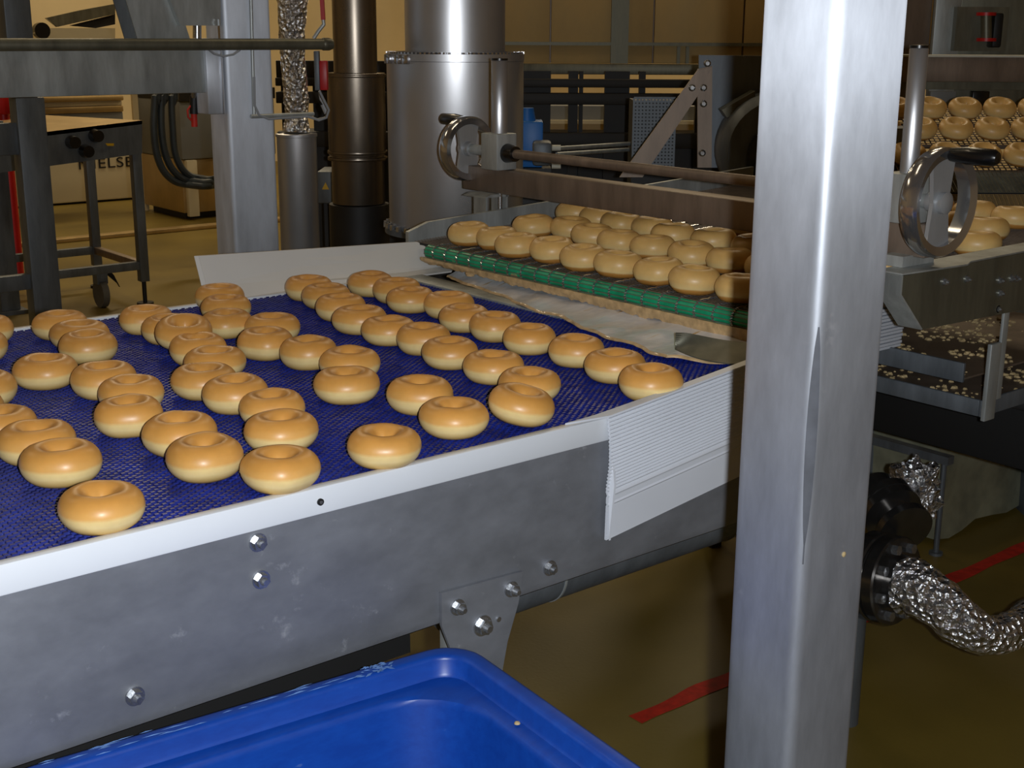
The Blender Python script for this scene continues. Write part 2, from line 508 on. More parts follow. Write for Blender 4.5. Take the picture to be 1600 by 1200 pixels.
# bolted mounting bracket and the leg below it
brk = MB().prism([(.981, YN-.006, .709), (1.126, YN-.006, .702), (1.118, YN-.006, .655), (1.098, YN-.006, .60), (1.085, YN-.006, .54), (1.012, YN-.006, .54), (.996, YN-.006, .62), (.981, YN-.006, .66)],
                 (0, .005, 0)).build('mounting_bracket', 'steel_plate', conv)
for px, py, r in ((714, 948, .0095), (798, 920, .0095), (753, 977, .0125)):
    p = on_y(px, py, YN-.006)
    hexbolt(brk, p.x, YN-.006, p.z, r, .016)
p = on_y(778, 967, YN-.006); MB().cyl((p.x, YN-.009, p.z), (p.x, YN-.005, p.z), .004, n=10).build('rivet', 'bolt_steel', brk)
for x, y in ((1.045, YN+.03), (1.045, YF-.03), (.02, YN+.03), (.02, YF-.03)):
    l = MB().box(x-.025, x+.025, y-.025, y+.025, .012, .66, .004).build('leg', 'steel', conv)
    MB().cyl((x, y, 0), (x, y, .014), .035, n=20).build('foot', 'black_plastic', l)
MB().box(1.03, 1.06, YN+.03, YF-.03, .20, .24).build('stretcher', 'steel', conv)
# return drum under the discharge end
drum = MB().cyl((1.10, 1.50, .615), (1.74, 1.50, .615), .062, n=36).build('drum', 'steel_dark', conv)
for x in (1.135, 1.30, 1.72):
    MB().cyl((x-.002, 1.50, .615), (x+.002, 1.50, .615), .0635, n=36).build('weld_band', 'steel', drum)
MB().box(1.58, 1.75, YN+.02, YF-.02, .70, .86).build('end_housing', 'steel_dark', conv)
MB().box(1.70, 1.758, YN+.03, YF-.01, .896, .9035, .001).build('end_strip', 'steel', conv)

# ------------------------------------------------------------------ white side guards
sg = thing('side_guard', 'white ribbed plastic guard hanging over the near belt edge beside the steel post', 'guard', (1.44, 1.33, .71))
def guard_pt(u, t):
    # u along (0..1), t down (0..1); rises towards the glazing end
    x = 1.286+u*.32
    zt = .903+u*.032; zb = .711+u*.040
    return x, zt+(zb-zt)*t
pr = MB()
K = 34
rows = []
for k in range(K*2+1):
    t = k/(K*2)
    fold = t > .62
    dy = (.0028 if k % 2 else 0.0) if not fold else (.0002 if k % 2 else 0.0)
    if .60 < t < .635 or .70 < t < .715: dy -= .0015
    bulge = .012*math.sin(math.pi*min(1, t/.62))*.6 if not fold else .004*(1-t)
    rows.append((t, YN-.010-bulge+dy))
vs, fs = [], []
for u in (0, 1):
    for t, y in rows:
        xx, zz = guard_pt(u, t); vs.append((xx, y, zz))
    for t, y in rows:
        xx, zz = guard_pt(u, t); vs.append((xx, min(y+.004, YN-.006), zz))
n = len(rows)
for k in range(n-1):
    fs.append((k, 2*n+k, 2*n+k+1, k+1)); fs.append((n+k, n+k+1, 3*n+k+1, 3*n+k))
    fs.append((k, k+1, n+k+1, n+k)); fs.append((2*n+k, 3*n+k, 3*n+k+1, 2*n+k+1))
fs += [(0, n, 3*n, 2*n), (n-1, 3*n-1, 4*n-1, 2*n-1)]
pr.add(vs, fs).build('ribbed_panel', 'corrugated', sg, angle=12)
MB().prism([(1.288, YN-.0135, .70+.011), (1.288, YN-.008, .902), (1.292, YN-.018, .80)], (.004, 0, 0)).build('end_fold', 'corrugated', sg)
# top lip lying over the belt edge, tapering away to the left
MB().prism([(1.21, YN+.002, .9035), (1.286, YN-.012, .9045), (1.606, YN-.012, .937), (1.606, YN+.004, .937), (1.30, YN+.004, .9055)],
           (0, 0, .003)).build('top_lip', 'corrugated', sg)

fg = thing('side_guard', 'plain white plastic guard standing along the far belt edge by the ducts', 'guard', (1.55, 2.55, .9))
A, B_ = on_y(310, 400, 2.56), on_y(652, 378, 2.56)
A2, B2 = on_y(322, 448, 2.51), on_y(712, 413, 2.50)
M1 = MB()
M1.prism([A, B_, B2, A2], (0, .006, 0)).build('upright_panel', 'white_guard', fg)
A3 = Vector((A2.x+.02, 2.472, .9025)); B3 = Vector((B2.x-.04, 2.462, .9025))
MB().prism([A2, B2, B3, A3], (0, .002, -.004)).build('lower_lip', 'white_guard', fg)
MB().prism([A+Vector((0,-.001,-.0)), A+Vector((-.008,.004,0)), A2+Vector((-.008,.004,0)), A2+Vector((0,-.001,0))], (.003, .003, 0)).build('end_fold', 'white_guard', fg)

# ------------------------------------------------------------------ glazing conveyor (wire belt over a green roller)
GY0, GY1 = 1.42, 2.565
def gz(x): return .97+.05*(x-1.78)      # wire belt surface
gl = thing('glazing_conveyor', 'wire belt glazing conveyor ending in a green roller above the blue belt', 'conveyor', (2.5, 1.98, 0))
RR, RXc = .0165, 1.790
RZc = gz(1.79)-RR-.0015
MB().cyl((RXc, GY0, RZc), (RXc, GY1-.09, RZc), RR, n=36).build('roller', 'roller_green', gl)
w = MB()
GX1 = 3.05
x = RXc
while x < GX1:
    z = gz(x)-.001
    w.tube([(x, GY0, z), (x, GY1-.03, z)], .0009, n=4, caps=False); x += .0085
for k in range(7):
    t = math.pi/2+.2+k*.5
    c = (RXc+math.cos(t)*(RR+.0012), RZc+math.sin(t)*(RR+.0012))
    w.tube([(c[0], GY0, c[1]), (c[0], GY1-.09, c[1])], .0009, n=4, caps=False)
stuff(w.build('wire_belt', 'steel_brown', gl))
w = MB()
y = GY0+.02
while y < GY1-.08:
    pts = []
    for k in range(26):
        t = math.pi*1.5-k*math.pi/25
        t = -math.pi/2 - k*math.pi/25
        zig = .0022*(1 if k % 2 else -1)
        pts.append((RXc+math.cos(t)*(RR+.0016), y+zig, RZc+math.sin(t)*(RR+.0016)))
    for k in range(1, 150):
        xx = RXc+k*.0085*1.0
        if xx > 2.6: break
        pts.append((xx, y+(.0022 if k % 2 else -.0022), gz(xx)+.0004))
    w.tube(pts, .0021, n=5, caps=False)
    y += .0455
stuff(w.build('wire_strands', 'chrome', gl))
MB().prism([(RXc+.02, GY0, gz(RXc+.02)-.008), (GX1, GY0, gz(GX1)-.008), (GX1, GY0, gz(GX1)-.014), (RXc+.02, GY0, gz(RXc+.02)-.014)], (0, GY1-GY0-.02, 0)).build('belt_bed', 'black_iron', gl)
# far side frame and near side plate
fz = gz(1.82)
MB().prism([(1.86, GY1+.012, 1.004), (GX1, GY1+.012, gz(GX1)+.034), (GX1, GY1+.012, gz(GX1)-.10), (1.80, GY1+.012, .885), (1.80, GY1+.012, .985)], (0, .012, 0)).build('side_frame', 'steel', gl)
npl = MB().prism([(2.020, 1.35, 1.030), (GX1, 1.35, 1.034), (GX1, 1.35, .90), (2.096, 1.35, .921), (2.02, 1.35, .995)], (0, .006, 0)).build('side_plate', 'steel_green', gl)
MB().prism([(2.020, 1.35, 1.0315), (2.205, 1.335, 1.0315), (2.24, 1.35, 1.0315), (GX1, 1.35, 1.0345), (GX1, 1.405, 1.0345), (2.02, 1.405, 1.0315)], (0, 0, .003)).build('top_flange', 'steel', gl)
MB().prism([(2.018, 1.3495, 1.030), (2.018, 1.3495, .995), (2.094, 1.3495, .921), (2.094, 1.40, .921), (2.018, 1.40, .995), (2.018, 1.40, 1.030)], (.004, 0, .001)).build('folded_edge', 'steel', gl)
for px, py in ((1475, 440), (1510, 436), (1562, 458), (1562, 438), (1580, 435), (1588, 435)):
    p = on_y(px, py, 1.35); hexbolt(npl, p.x, 1.35, p.z, .006, .009)
for x, y in ((2.0, GY1-.02), (2.95, GY1-.02), (2.95, 1.40)):
    MB().box(x-.03, x+.03, y-.03, y+.03, 0, .92, .004).build('leg', 'steel', gl)
# scraper plate below the roller, caked with icing
MB().prism([(1.774, GY0-.02, .938), (1.80, GY0-.02, .945), (1.80, GY0-.02, .941), (1.774, GY0-.02, .934)], (0, GY1-GY0-.06, 0)).build('scraper', 'steel', gl)
def crust(u, v):
    y = GY0-.02+u*(GY1-GY0-.06)
    drop = .020+.007*noise.noise(Vector((y*30, 0, 0)))+.004*noise.noise(Vector((y*90, 5, 0)))
    drop *= .55+.6*min(1, (GY1-y)*1.0)
    drop += .012*max(0, noise.noise(Vector((y*13, 9, 0)))-.35)
    x = 1.772-.002*math.sin(v*3)+.002*noise.noise(Vector((y*40, v*3, 2)))
    return (x-.004*(1-v), y, .9405-v*drop)
stuff(MB().grid(crust, 240, 4, (.006, 0, 0)).build('icing_crust', 'icing', gl))

# transfer sheet between the two belts
def sheet(u, v):
    y = 1.40+u*1.0
    x0 = 1.585+.20*(y-1.40)+.010*noise.noise(Vector((y*14, 0, 0)))+.007*math.sin(y*24)
    if y < 1.53: x0 += .10*((1.53-y)/.13)**.6
    x1 = 1.835
    x = x0+(x1-x0)*v
    z = .9035+.024*v**1.4+.006*noise.noise(Vector((y*10, v*2, 4)))*(1-abs(2*v-1))+.005*(noise.noise(Vector((y*16, 7, 0)))+.4)*(1-v)
    return (x, y, max(.9025, z))
ts = thing('transfer_sheet', 'crumpled grey plastic sheet smeared with icing below the green roller', 'sheet', (1.74, 1.9, .9))
MB().grid(sheet, 90, 10, (0, 0, .0025)).build('sheet', 'sheet_icing', ts)
def lip(u, v):
    p = Vector(sheet(u, 0)); t = .0045*(1+.6*noise.noise(Vector((p.y*50, v, 0))))
    return (p.x-t+v*.010, p.y, p.z+.0035*math.sin(math.pi*v)-.0005)
stuff(MB().grid(lip, 160, 4, (0, 0, -.001)).build('icing_edge', 'icing', ts))
lump = MB()
c = on_z(735, 427, .925)
lump.lathe([(0, -.008), (.009, -.006), (.012, 0), (.008, .008), (0, .011)], c, n=14)
lump.build('icing_lump', 'icing', ts)
# curved steel scoop at the near end of the sheet
def scoop(u, v):
    y = 1.385+u*.155
    w_ = math.sin(math.pi*u)
    tp = math.sqrt(max(0, 1-u*u))
    x = 1.648-.022*u-.010*w_+v*(.070+.02*w_)*tp+.012*u*u
    return (x, y, .912+.014*v+.012*(2*u-1)**2*(.3+.7*v)+.006*v*v)
sc_ = MB().grid(scoop, 24, 8, (0, 0, .002)).build('transfer_scoop', 'steel_green', None)
tag(sc_, 'curved bare steel scoop at the near end of the crumpled plastic sheet', 'scoop')

# ------------------------------------------------------------------ doughnuts
def dough_mesh(name, mat, seed, D=.1, H=.047):
    nu, nv = 40, 22
    rc, a, bb = D*.292, D*.208, H/2
    off = Vector((seed*7.1, seed*3.3, 0))
    vs, fs = [], []
    for i in range(nu):
        t = 2*math.pi*i/nu
        wob = 1+.055*noise.noise(Vector((math.cos(t)*1.3, math.sin(t)*1.3, 0))+off)
        up_ = 1+.09*noise.noise(Vector((math.cos(t)*1.1, math.sin(t)*1.1, 5))+off)
        for j in range(nv):
            s_ = 2*math.pi*j/nv
            cs, sn = math.cos(s_), math.sin(s_)
            e = .98 if cs > 0 else (1.25 if sn > 0 else 1.0)
            rx = a*math.copysign(abs(cs)**e, cs); rz = bb*math.copysign(abs(sn)**(.98 if cs > 0 else 1.08), sn)
            r = (rc+rx)*wob if cs > 0 else rc*wob+rx*1.0*(1+.12*noise.noise(Vector((math.cos(t), math.sin(t), 9))+off))
            if sn > 0: rz *= up_
            if cs > 0 and sn > 0: rz *= (1-.06*cs)
            z = rz+bb
            if z < .0022: z = .0022*.4+z*.3
            if cs > .2 and sn < 0: r -= .0018*(-sn)
            vs.append((r*math.cos(t), r*math.sin(t), z))
    zmin = min(v_[2] for v_ in vs)
    vs = [(x_, y_, z_-zmin) for x_, y_, z_ in vs]
    for i in range(nu):
        for j in range(nv):
            fs.append((i*nv+j, ((i+1) % nu)*nv+j, ((i+1) % nu)*nv+(j+1) % nv, i*nv+(j+1) % nv))
    me = bpy.data.meshes.new(name); me.from_pydata(vs, [], fs); me.shade_smooth()
    me.materials.append(MAT[mat])
    return me
GLZ = [dough_mesh('glazed_doughnut', 'dough_glazed', k) for k in range(7)]
PAL = [dough_mesh('pale_doughnut', 'dough_pale', k+20, .1, .049) for k in range(5)]
ORD = ['first', 'second', 'third', 'fourth', 'fifth', 'sixth', 'seventh', 'eighth', 'ninth', 'tenth', 'eleventh', 'twelfth']
PX = {1:(-25,514),2:(-35,541),3:(96,507),4:(122,520),5:(138,541),6:(71,578.5),7:(163,593),8:(205,613),9:(201,648.5),10:(-26,606),11:(-50,638),12:(0,664),13:(57,689.5),14:(96,721),15:(158,789),16:(228,498),17:(264,513),18:(287,518),19:(310,545),20:(336,564),21:(319,593.5),22:(368,614),23:(425,635),24:(440,671),25:(438,730),26:(281,677),27:(320,713),28:(343,463),29:(353,480),30:(358,504),31:(422,510),32:(415,535.5),33:(482,550),34:(546.5,566),35:(542,599.5),36:(484,449.5),37:(509,461),38:(532.5,479),39:(562,498),40:(608,514.5),41:(661,528.5),42:(704,549.5),43:(771,571),44:(827,598.5),45:(810,635.5),46:(581.5,443),47:(618,452.5),48:(645.5,467),49:(697,475),50:(725,495),51:(774,509),52:(827.5,528),53:(900,546.5),54:(961,569.5),55:(1017.5,596.5),56:(656,616),57:(709,650),58:(600,694)}
pos = {k: on_z(v[0], v[1], ZB+.0245) for k, v in PX.items()}
pos[18] = on_z(287, 516, ZB+.042)
def relax(pos, dmin, skip=(), it=60):
    ks = list(pos)
    for _ in range(it):
        for a in range(len(ks)):
            for b in range(a):
                i, j = ks[a], ks[b]
                if i in skip or j in skip: continue
                d = Vector((pos[i].x-pos[j].x, pos[i].y-pos[j].y, 0))
                if 1e-6 < d.length < dmin:
                    q = d.normalized()*(dmin-d.length)*.5
                    pos[i] += q; pos[j] -= q
relax(pos, .0985, skip=(18,))
for k in pos:
    if pos[k].y < YN+.05 and k != 55: pos[k].y = max(pos[k].y, YN+.034)
rows = {0: list(range(46, 56)), 1: list(range(36, 46)), 2: list(range(28, 36))+[56, 57], 3: list(range(16, 26)),
        4: [3, 4, 5, 6, 7, 8, 9, 26, 27], 5: [1, 2, 10, 11, 12, 13, 14, 15]}
special = {18: 'golden glazed doughnut riding up on its neighbour in the fourth row on blue belt',
           45: 'tilted golden glazed doughnut at the near end of the second row on blue belt',
           58: 'lone golden glazed doughnut by the white rail between the third and fourth rows'}
def place(me, name, loc, rot, label, group):
    o = bpy.data.objects.new(name, me)
    o.location = loc; o.rotation_euler = rot
    COL.objects.link(o)
    return tag(o, label, 'doughnut', group)
lab = {}
for r, ks in rows.items():
    for n_, k in enumerate(ks):
        lab[k] = 'golden glazed doughnut on blue belt, %s from far end of %s row from green roller' % (ORD[n_], ORD[r])
lab.update(special)
for k in PX:
    p = pos[k]
    loc = Vector((p.x, p.y, ZB+.0002)); rot = Matrix.Rotation(random.uniform(0, 6.28), 3, 'Z')
    if k == 18:
        loc.z = ZB+.018; rot = Matrix.Rotation(rad(13), 3, Vector((-.2, -1, 0)).normalized().cross(Vector((0,0,1)))*-1) @ rot
    if k == 45:
        loc.z = ZB+.006; rot = Matrix.Rotation(rad(12), 3, Vector((math.cos(YAW), math.sin(YAW), 0))) @ rot
    o = place(GLZ[k % 7], 'glazed_doughnut', loc, rot.to_euler(), lab[k], 'glazed doughnuts on the blue belt')
    o.scale = (random.uniform(.96, 1.04), random.uniform(.96, 1.03), random.uniform(.95, 1.05))
    
GP = [[(737,365),(775,371.5),(810,382.5),(862.5,389.5),(912,401.5),(965.5,412),(1030,423),(1084,436.5),(1158,450)],
      [(838,353),(888,356),(927,368),(967,377),(1020,386),(1081,397),(1142,407)],
      [(899,332),(936,340),(972,349),(1019,356),(1051,366),(1116,375),(1180,385)]]
gpos = {}
for r, row in enumerate(GP):
    for n_, (px, py) in enumerate(row):
        z = 1.0
        for _ in range(12):
            q = on_z(px, py, z); z = gz(q.x)+.025
        gpos[(r, n_)] = q
# the rows carry on behind the post
for r, (x, y0) in enumerate([(1.845, 1.462), (2.014, 1.645), (2.155, 1.70)]):
    k = len(GP[r]); y = y0
    while y > 1.45:
        gpos[(r, k)] = Vector((x, y, 0)); k += 1; y -= .108
for r, x in ((3, 2.32), (4, 2.48), (5, 2.64), (6, 2.80)):
    k = 0; y = 2.02-.03*(r % 2)
    while y > 1.45:
        gpos[(r, k)] = Vector((x+random.uniform(-.012, .012), y, 0)); k += 1; y -= .108
relax(gpos, .0985)
for (r, k), p in gpos.items():
    p.y = min(max(p.y, GY0+.03), GY1-.06)
    place(PAL[(r*3+k) % 5], 'pale_doughnut', (p.x, p.y, gz(p.x)+.001), (0, -math.atan(.05), random.uniform(0, 6.28)),
          'pale unglazed doughnut on wire belt, %s from far end of %s row behind green roller' % (ORD[k], ORD[r]), 'pale doughnuts on the wire belt')

# ------------------------------------------------------------------ height adjuster over the glazing conveyor
AX = 2.10
adj = thing('height_adjuster', 'steel beam and shaft with a handwheel at each end spanning the wire belt', 'adjuster', (AX, 2.0, 1.05))
MB().box(AX, AX+.055, 1.36, 2.755, 1.052, 1.114, .003).build('beam', 'steel_brown', adj)
SZ = 1.157
MB().cyl((AX, 1.36, SZ), (AX, 2.70, SZ), .0115, n=20).build('shaft', 'steel_brown', adj)
for yb, sg_, ct_, cr_ in ((2.60, 1, 1.384, .0205), (1.405, -1, 1.428, .0168)):
    blk = MB().box(AX-.034, AX+.030, yb-.03, yb+.035, 1.115, 1.205, .003).build('bearing_block', 'steel', adj)
    MB().cyl((AX, yb-.03*sg_, SZ), (AX, yb-.062*sg_, SZ), .024, .019, n=24).build('collar', 'black_plastic', blk)
    MB().lathe([(cr_, 1.205), (cr_, ct_-.004), (cr_-.002, ct_), (.0, ct_+.001)], (AX, yb+.003, 0)).build('spindle_cover', 'steel_duct', adj)
    MB().lathe([(cr_+.0005, ct_-.002), (cr_+.0005, ct_+.003), (0, ct_+.004)], (AX, yb+.003, 0)).build('cover_cap', 'black_plastic', adj)
def handwheel(y, sg_, R):
    c = Vector((AX, y, SZ)); ax = Vector((0, sg_, 0))
    h = MB()
    prof = [(R-.020, -.013), (R-.004, -.018), (R, -.010), (R, .010), (R-.004, .018), (R-.020, .013)]
    h.lathe(prof, c, ax, n=48, closed=True)
    o = h.build('handwheel', 'chrome', adj)
    MB().lathe([(0, -.02), (.018, -.02), (.020, .016), (.012, .020), (0, .020)], c, ax, n=24).build('hub', 'wheel_steel', o)
    s = MB()
    for d in (1, -1):
        z0, z1 = SZ, SZ+d*(R-.012)
        s.prism([(c.x-.024, y-.004, z0), (c.x+.024, y-.004, z0), (c.x+.036, y-.004, z1), (c.x-.036, y-.004, z1)], (0, .008, 0))
    s.build('spoke', 'wheel_steel', o)
    g = MB()
    hc = c+Vector((-.0, 0, R-.012))
    g.lathe([(.0, 0), (.006, 0), (.007, .014), (.012, .016), (.0158, .05), (.0145, .100), (.010, .107), (0, .108)], hc, ax, n=20)
    g.build('handle', 'black_plastic', o)
    MB().cyl(c-ax*.075, c, .013, n=18).build('hub_shaft', 'steel', o)
handwheel(2.735, 1, .083)
handwheel(1.340, -1, .099)
# hanging clips at the far end
clip = MB()
clip.prism([(AX-.03, 2.60, 1.052), (AX+.03, 2.60, 1.052), (AX+.03, 2.60, 1.045), (AX-.05, 2.60, 1.045)], (0, .09, 0))
clip.box(AX-.03, AX-.024, 2.62, 2.67, .985, 1.047).box(AX+.02, AX+.026, 2.60, 2.66, .99, 1.047)
clip.build('hanger_clip', 'steel', adj)
MB().cyl((AX+.005, 2.605, .995), (AX+.005, 2.605, 1.055), .006, n=12).build('clip_bolt', 'bolt_steel', adj)
MB().cyl((AX+.02, 1.40, 1.02), (AX+.02, 1.40, 1.06), .014, n=16).build('screw_spindle', 'black_iron', adj)
MB().box(AX-.03, AX+.07, 1.385, 1.43, 1.035, 1.055).build('foot_bracket', 'steel', adj)

# ------------------------------------------------------------------ steel post in front
PC = CAM + ray(1273, 600)*1.4           # near corner
W1, W2, RAD = .122, .104, .014
post = thing('support_post', 'tall square stainless steel post standing in front of the conveyors', 'post', (PC.x+W1/2, PC.y+W2/2, 0))
def rrect(x0, x1, y0, y1, r, n=5):
    out = []
    for cx, cy, a0 in ((x1-r, y1-r, 0), (x0+r, y1-r, 90), (x0+r, y0+r, 180), (x1-r, y0+r, 270)):
        for k in range(n+1):
            t = rad(a0+90*k/n); out.append((cx+r*math.cos(t), cy+r*math.sin(t)))
    return out
MB().prism([(a, b, .01) for a, b in rrect(PC.x, PC.x+W1, PC.y, PC.y+W2, RAD)], (0, 0, 2.5)).build('tube', 'steel_post', post, angle=25)
MB().box(PC.x-.05, PC.x+W1+.05, PC.y-.05, PC.y+W2+.05, 0, .012, .003).build('base_plate', 'steel', post)
# gouge along the near corner
g = []
for k in range(13):
    t = k/12; z = 1.15-.27*t
    wd = .0008+.0052*math.sin(math.pi*min(1, t*1.1))**.7 if t < .95 else .0008
    g.append((z, wd))
gm = MB()
c45 = Vector((PC.x+RAD*(1-.7071), PC.y+RAD*(1-.7071), 0)); td = Vector((.7071, -.7071, 0)); nd = Vector((-.7071, -.7071, 0))
vs = []
for z, wd in g:
    for sgn in (-1, 0, 1):
        vs.append(c45+td*(sgn*wd+.001)+nd*(.0011-abs(sgn)*(wd**2)/(2*RAD))+Vector((0, 0, z)))
fs = [(k*3+j, k*3+j+1, k*3+j+4, k*3+j+3) for k in range(12) for j in range(2)]
gm.add(vs, fs); gm.build('gouge', 'gouge_grey', post)
p = on_y(1318, 866, PC.y); MB().lathe([(0, 0), (.003, .0), (.0034, .001), (.002, .002), (0, .0022)], p, (0, -1, 0), n=10).build('dough_fleck', 'crumb', post)

# ------------------------------------------------------------------ blue tub
tub = thing('plastic_tub', 'large blue plastic tub with stepped rim in front of the conveyor side', 'tub', (.66, .92, 0))
TA = rad(-5.2)
TM = Matrix.Translation((.978, 1.292, 0)) @ Matrix.Rotation(TA, 4, 'Z')
L_, Wd = .62, .82
def loop(ins, z, r, ch=0.0):
    return [(a, b, z) for a, b in rrect(-L_+ins, -ins, -Wd+ins, -ins, r, 6)]
def skin(loops, cap_last=True, M=TM):
    mb = MB(M); n = len(loops[0]); vs = [p for l in loops for p in l]; fs = []
    for k in range(len(loops)-1):
        for i in range(n): fs.append((k*n+i, k*n+(i+1) % n, (k+1)*n+(i+1) % n, (k+1)*n+i))
    if cap_last: fs.append(tuple((len(loops)-1)*n+i for i in range(n)))
    return mb.add(vs, fs)
TZ = .66
skin([loop(.006, TZ-.045, .05), loop(0, TZ-.045, .056), loop(0, TZ-.006, .056), loop(.003, TZ-.001, .054), loop(.007, TZ, .05), loop(.020, TZ, .042),
      loop(.024, TZ-.002, .04), loop(.026, TZ-.006, .038), loop(.028, TZ-.024, .036), loop(.031, TZ-.028, .034)], False).build('rim', 'tub_plastic', tub, angle=50)
skin([loop(.031, TZ-.028, .034), loop(.046, TZ-.029, .085), loop(.050, TZ-.032, .10), loop(.052, TZ-.040, .10), loop(.085, .12, .09), loop(.10, .105, .08)]).build('inner_wall', 'tub_plastic', tub, angle=50)
skin([loop(.012, TZ-.045, .05), loop(.06, .09, .06), loop(.07, .08, .05)]).build('outer_wall', 'tub_plastic', tub, angle=50)
for a, b in ((-L_+.12, -Wd+.12), (-.12, -Wd+.12), (-L_+.12, -.12), (-.12, -.12)):
    wl = MB(TM).cyl((a-.012, b, .04), (a+.012, b, .04), .04, n=24).build('castor', 'castor_rubber', tub)
    MB(TM).box(a-.02, a+.02, b-.03, b+.03, .06, .085).build('castor_plate', 'steel', wl)
q = TM @ Vector((-.038, -.19, TZ-.027))
MB().lathe([(0, 0), (.004, .001), (.003, .003), (0, .004)], q, n=8).build('dough_crumb', 'crumb', tub)
# scuffs torn into the long side of the rim
fl_ = MB(TM)
for k in range(70):
    on_top = random.random() < .6
    a = random.gauss(-.135, .012) if k < 40 else random.uniform(-.55, -.16)
    b = -random.uniform(.003, .024)
    L2, w2 = (random.uniform(.002, .008), random.uniform(.0008, .002)) if k < 40 else (random.uniform(.006, .02), random.uniform(.0004, .0010))
    t = random.uniform(-.9, .9) if k < 40 else random.uniform(-.06, .06)
    d = Vector((math.cos(t), math.sin(t), 0)); n_ = Vector((-d.y, d.x, 0)); c = Vector((a, b, TZ+.0004))
    fl_.add([c-d*L2, c+n_*w2+Vector((0, 0, .0006)), c+d*L2, c-n_*w2], [(0, 1, 2), (0, 2, 3)])
stuff(fl_.build('scuff', 'tub_scuff', tub))

# ------------------------------------------------------------------ frame at upper left: column, beam, rail
CC = CAM + ray(358, 200)*3.76
col_ = thing('frame_column', 'square stainless column standing behind the far belt edge', 'column', (CC.x+.07, CC.y+.07, 0))
MB().prism([(a, b, 0) for a, b in rrect(CC.x, CC.x+.15, CC.y, CC.y+.12, .012)], (0, 0, 3.0)).build('tube', 'steel_column', col_, angle=25)
MB().box(CC.x-.03, CC.x+.18, CC.y-.03, CC.y+.15, 0, .012).build('base_plate', 'steel', col_)
# conduit down the column with cable arm
c0 = on_y(392, 0, CC.y-.008); c1 = on_y(397, 180, CC.y-.008)
MB().tube([(c0.x, CC.y-.008, 2.4), c0, c1], .005, n=10).build('conduit', 'steel', col_)
c2 = on_y(392, 182, CC.y-.02); c3 = on_y(490, 178, CC.y-.02)
MB().tube([c2, c3], .006, n=10).build('cable_arm', 'steel', col_)
cb = [on_y(x, y, CC.y-.03) for x, y in ((397, 120), (398, 165), (405, 180), (420, 186), (450, 184), (480, 182), (498, 188), (510, 184), (514, 172), (508, 160), (503, 150), (499, 142))]
MB().tube(cb, .0035, n=8).build('cable', 'cable_grey', col_)
bm_ = thing('cross_beam', 'deep stainless cross beam running left from the square column', 'beam', (CC.x-1.0, CC.y, 1.2))
YB = CC.y+.005
t0, t1 = on_y(20, 62, YB), on_y(20, 153, YB)
MB().box(CC.x-2.6, on_y(322, 100, YB).x, YB, YB+.05, on_y(160, 149, YB).z, on_y(160, 62, YB).z, .003).build('beam', 'steel', bm_)
q0, q1 = on_y(320, 60, YB-.012), on_y(353, 178, YB-.012)
MB().box(q0.x, q1.x, YB-.012, YB+.06, q1.z, q0.z, .003).build('end_bracket', 'steel_column', bm_)
q0, q1 = on_y(343, 30, YB-.02), on_y(350, 178, YB-.02)
MB().box(q0.x, q1.x, YB-.02, YB-.010, q1.z, q0.z).build('edge_strip', 'chrome', bm_)
MB().prism([on_y(x, y, YB+.02) for x, y in ((188, -30), (268, -30), (298, 64), (216, 64))], (0, .004, 0)).build('gusset', 'steel', bm_)
MB().prism([on_y(x, y, YB+.05) for x, y in ((168, -30), (188, -30), (216, 64), (196, 64))], (0, .004, 0)).build('gusset_flange', 'steel_dark', bm_)
q0, q1 = on_y(268, -40, YB+.0), on_y(345, 40, YB+.0)
MB().prism([on_y(x, y, YB+.0) for x, y in ((250, -40), (345, -40), (345, 40), (282, 40))], (0, .03, 0)).build('cover_box', 'steel', bm_)
MB().cyl(on_y(308, 38, YB+.03), on_y(308, 60, YB+.03), .012, n=14).build('cover_knob', 'bolt_steel', bm_)
# round guard rail in front of it
RYp = CC.y-.10
r0, r1 = on_y(0, 70, RYp), on_y(505, 66, RYp)
gr = thing('guard_rail', 'round steel rail running across the upper left in front of the column', 'rail', (r0.x, RYp, r0.z))
MB().cyl((r0.x-1.5, RYp, r0.z), (r1.x, RYp, r0.z), .0155, n=24).build('pipe', 'steel_green', gr)
MB().lathe([(.0155, 0), (.018, .004), (.018, .022), (.015, .032), (0, .034)], (r1.x-.004, RYp, r0.z), (1, 0, 0), n=24).build('end_cap', 'steel_green', gr)
wr = [on_y(x, y, RYp+.02) for x, y in ((325, 76), (335, 84), (350, 88), (365, 85), (375, 78))]
MB().tube(wr, .003, n=8).build('tie_wire', 'cable_grey', gr)
MB().tube([(r1.x-.2, RYp, r0.z), (r1.x-.2, CC.y+.02, r0.z)], .008).build('rail_stub', 'steel', gr)

# ------------------------------------------------------------------ ducts behind
def duct(name, label, px0, px1, b, secs, cat='duct', mat='steel_duct'):
    """secs: list of (x0,x1,y_top,y_bottom,part)"""
    c = hall((px0+px1)/2, 300, b)
    W = HALL @ Vector((c.x, b, 0))
    t = thing(name, label, cat, W)
    return t, W
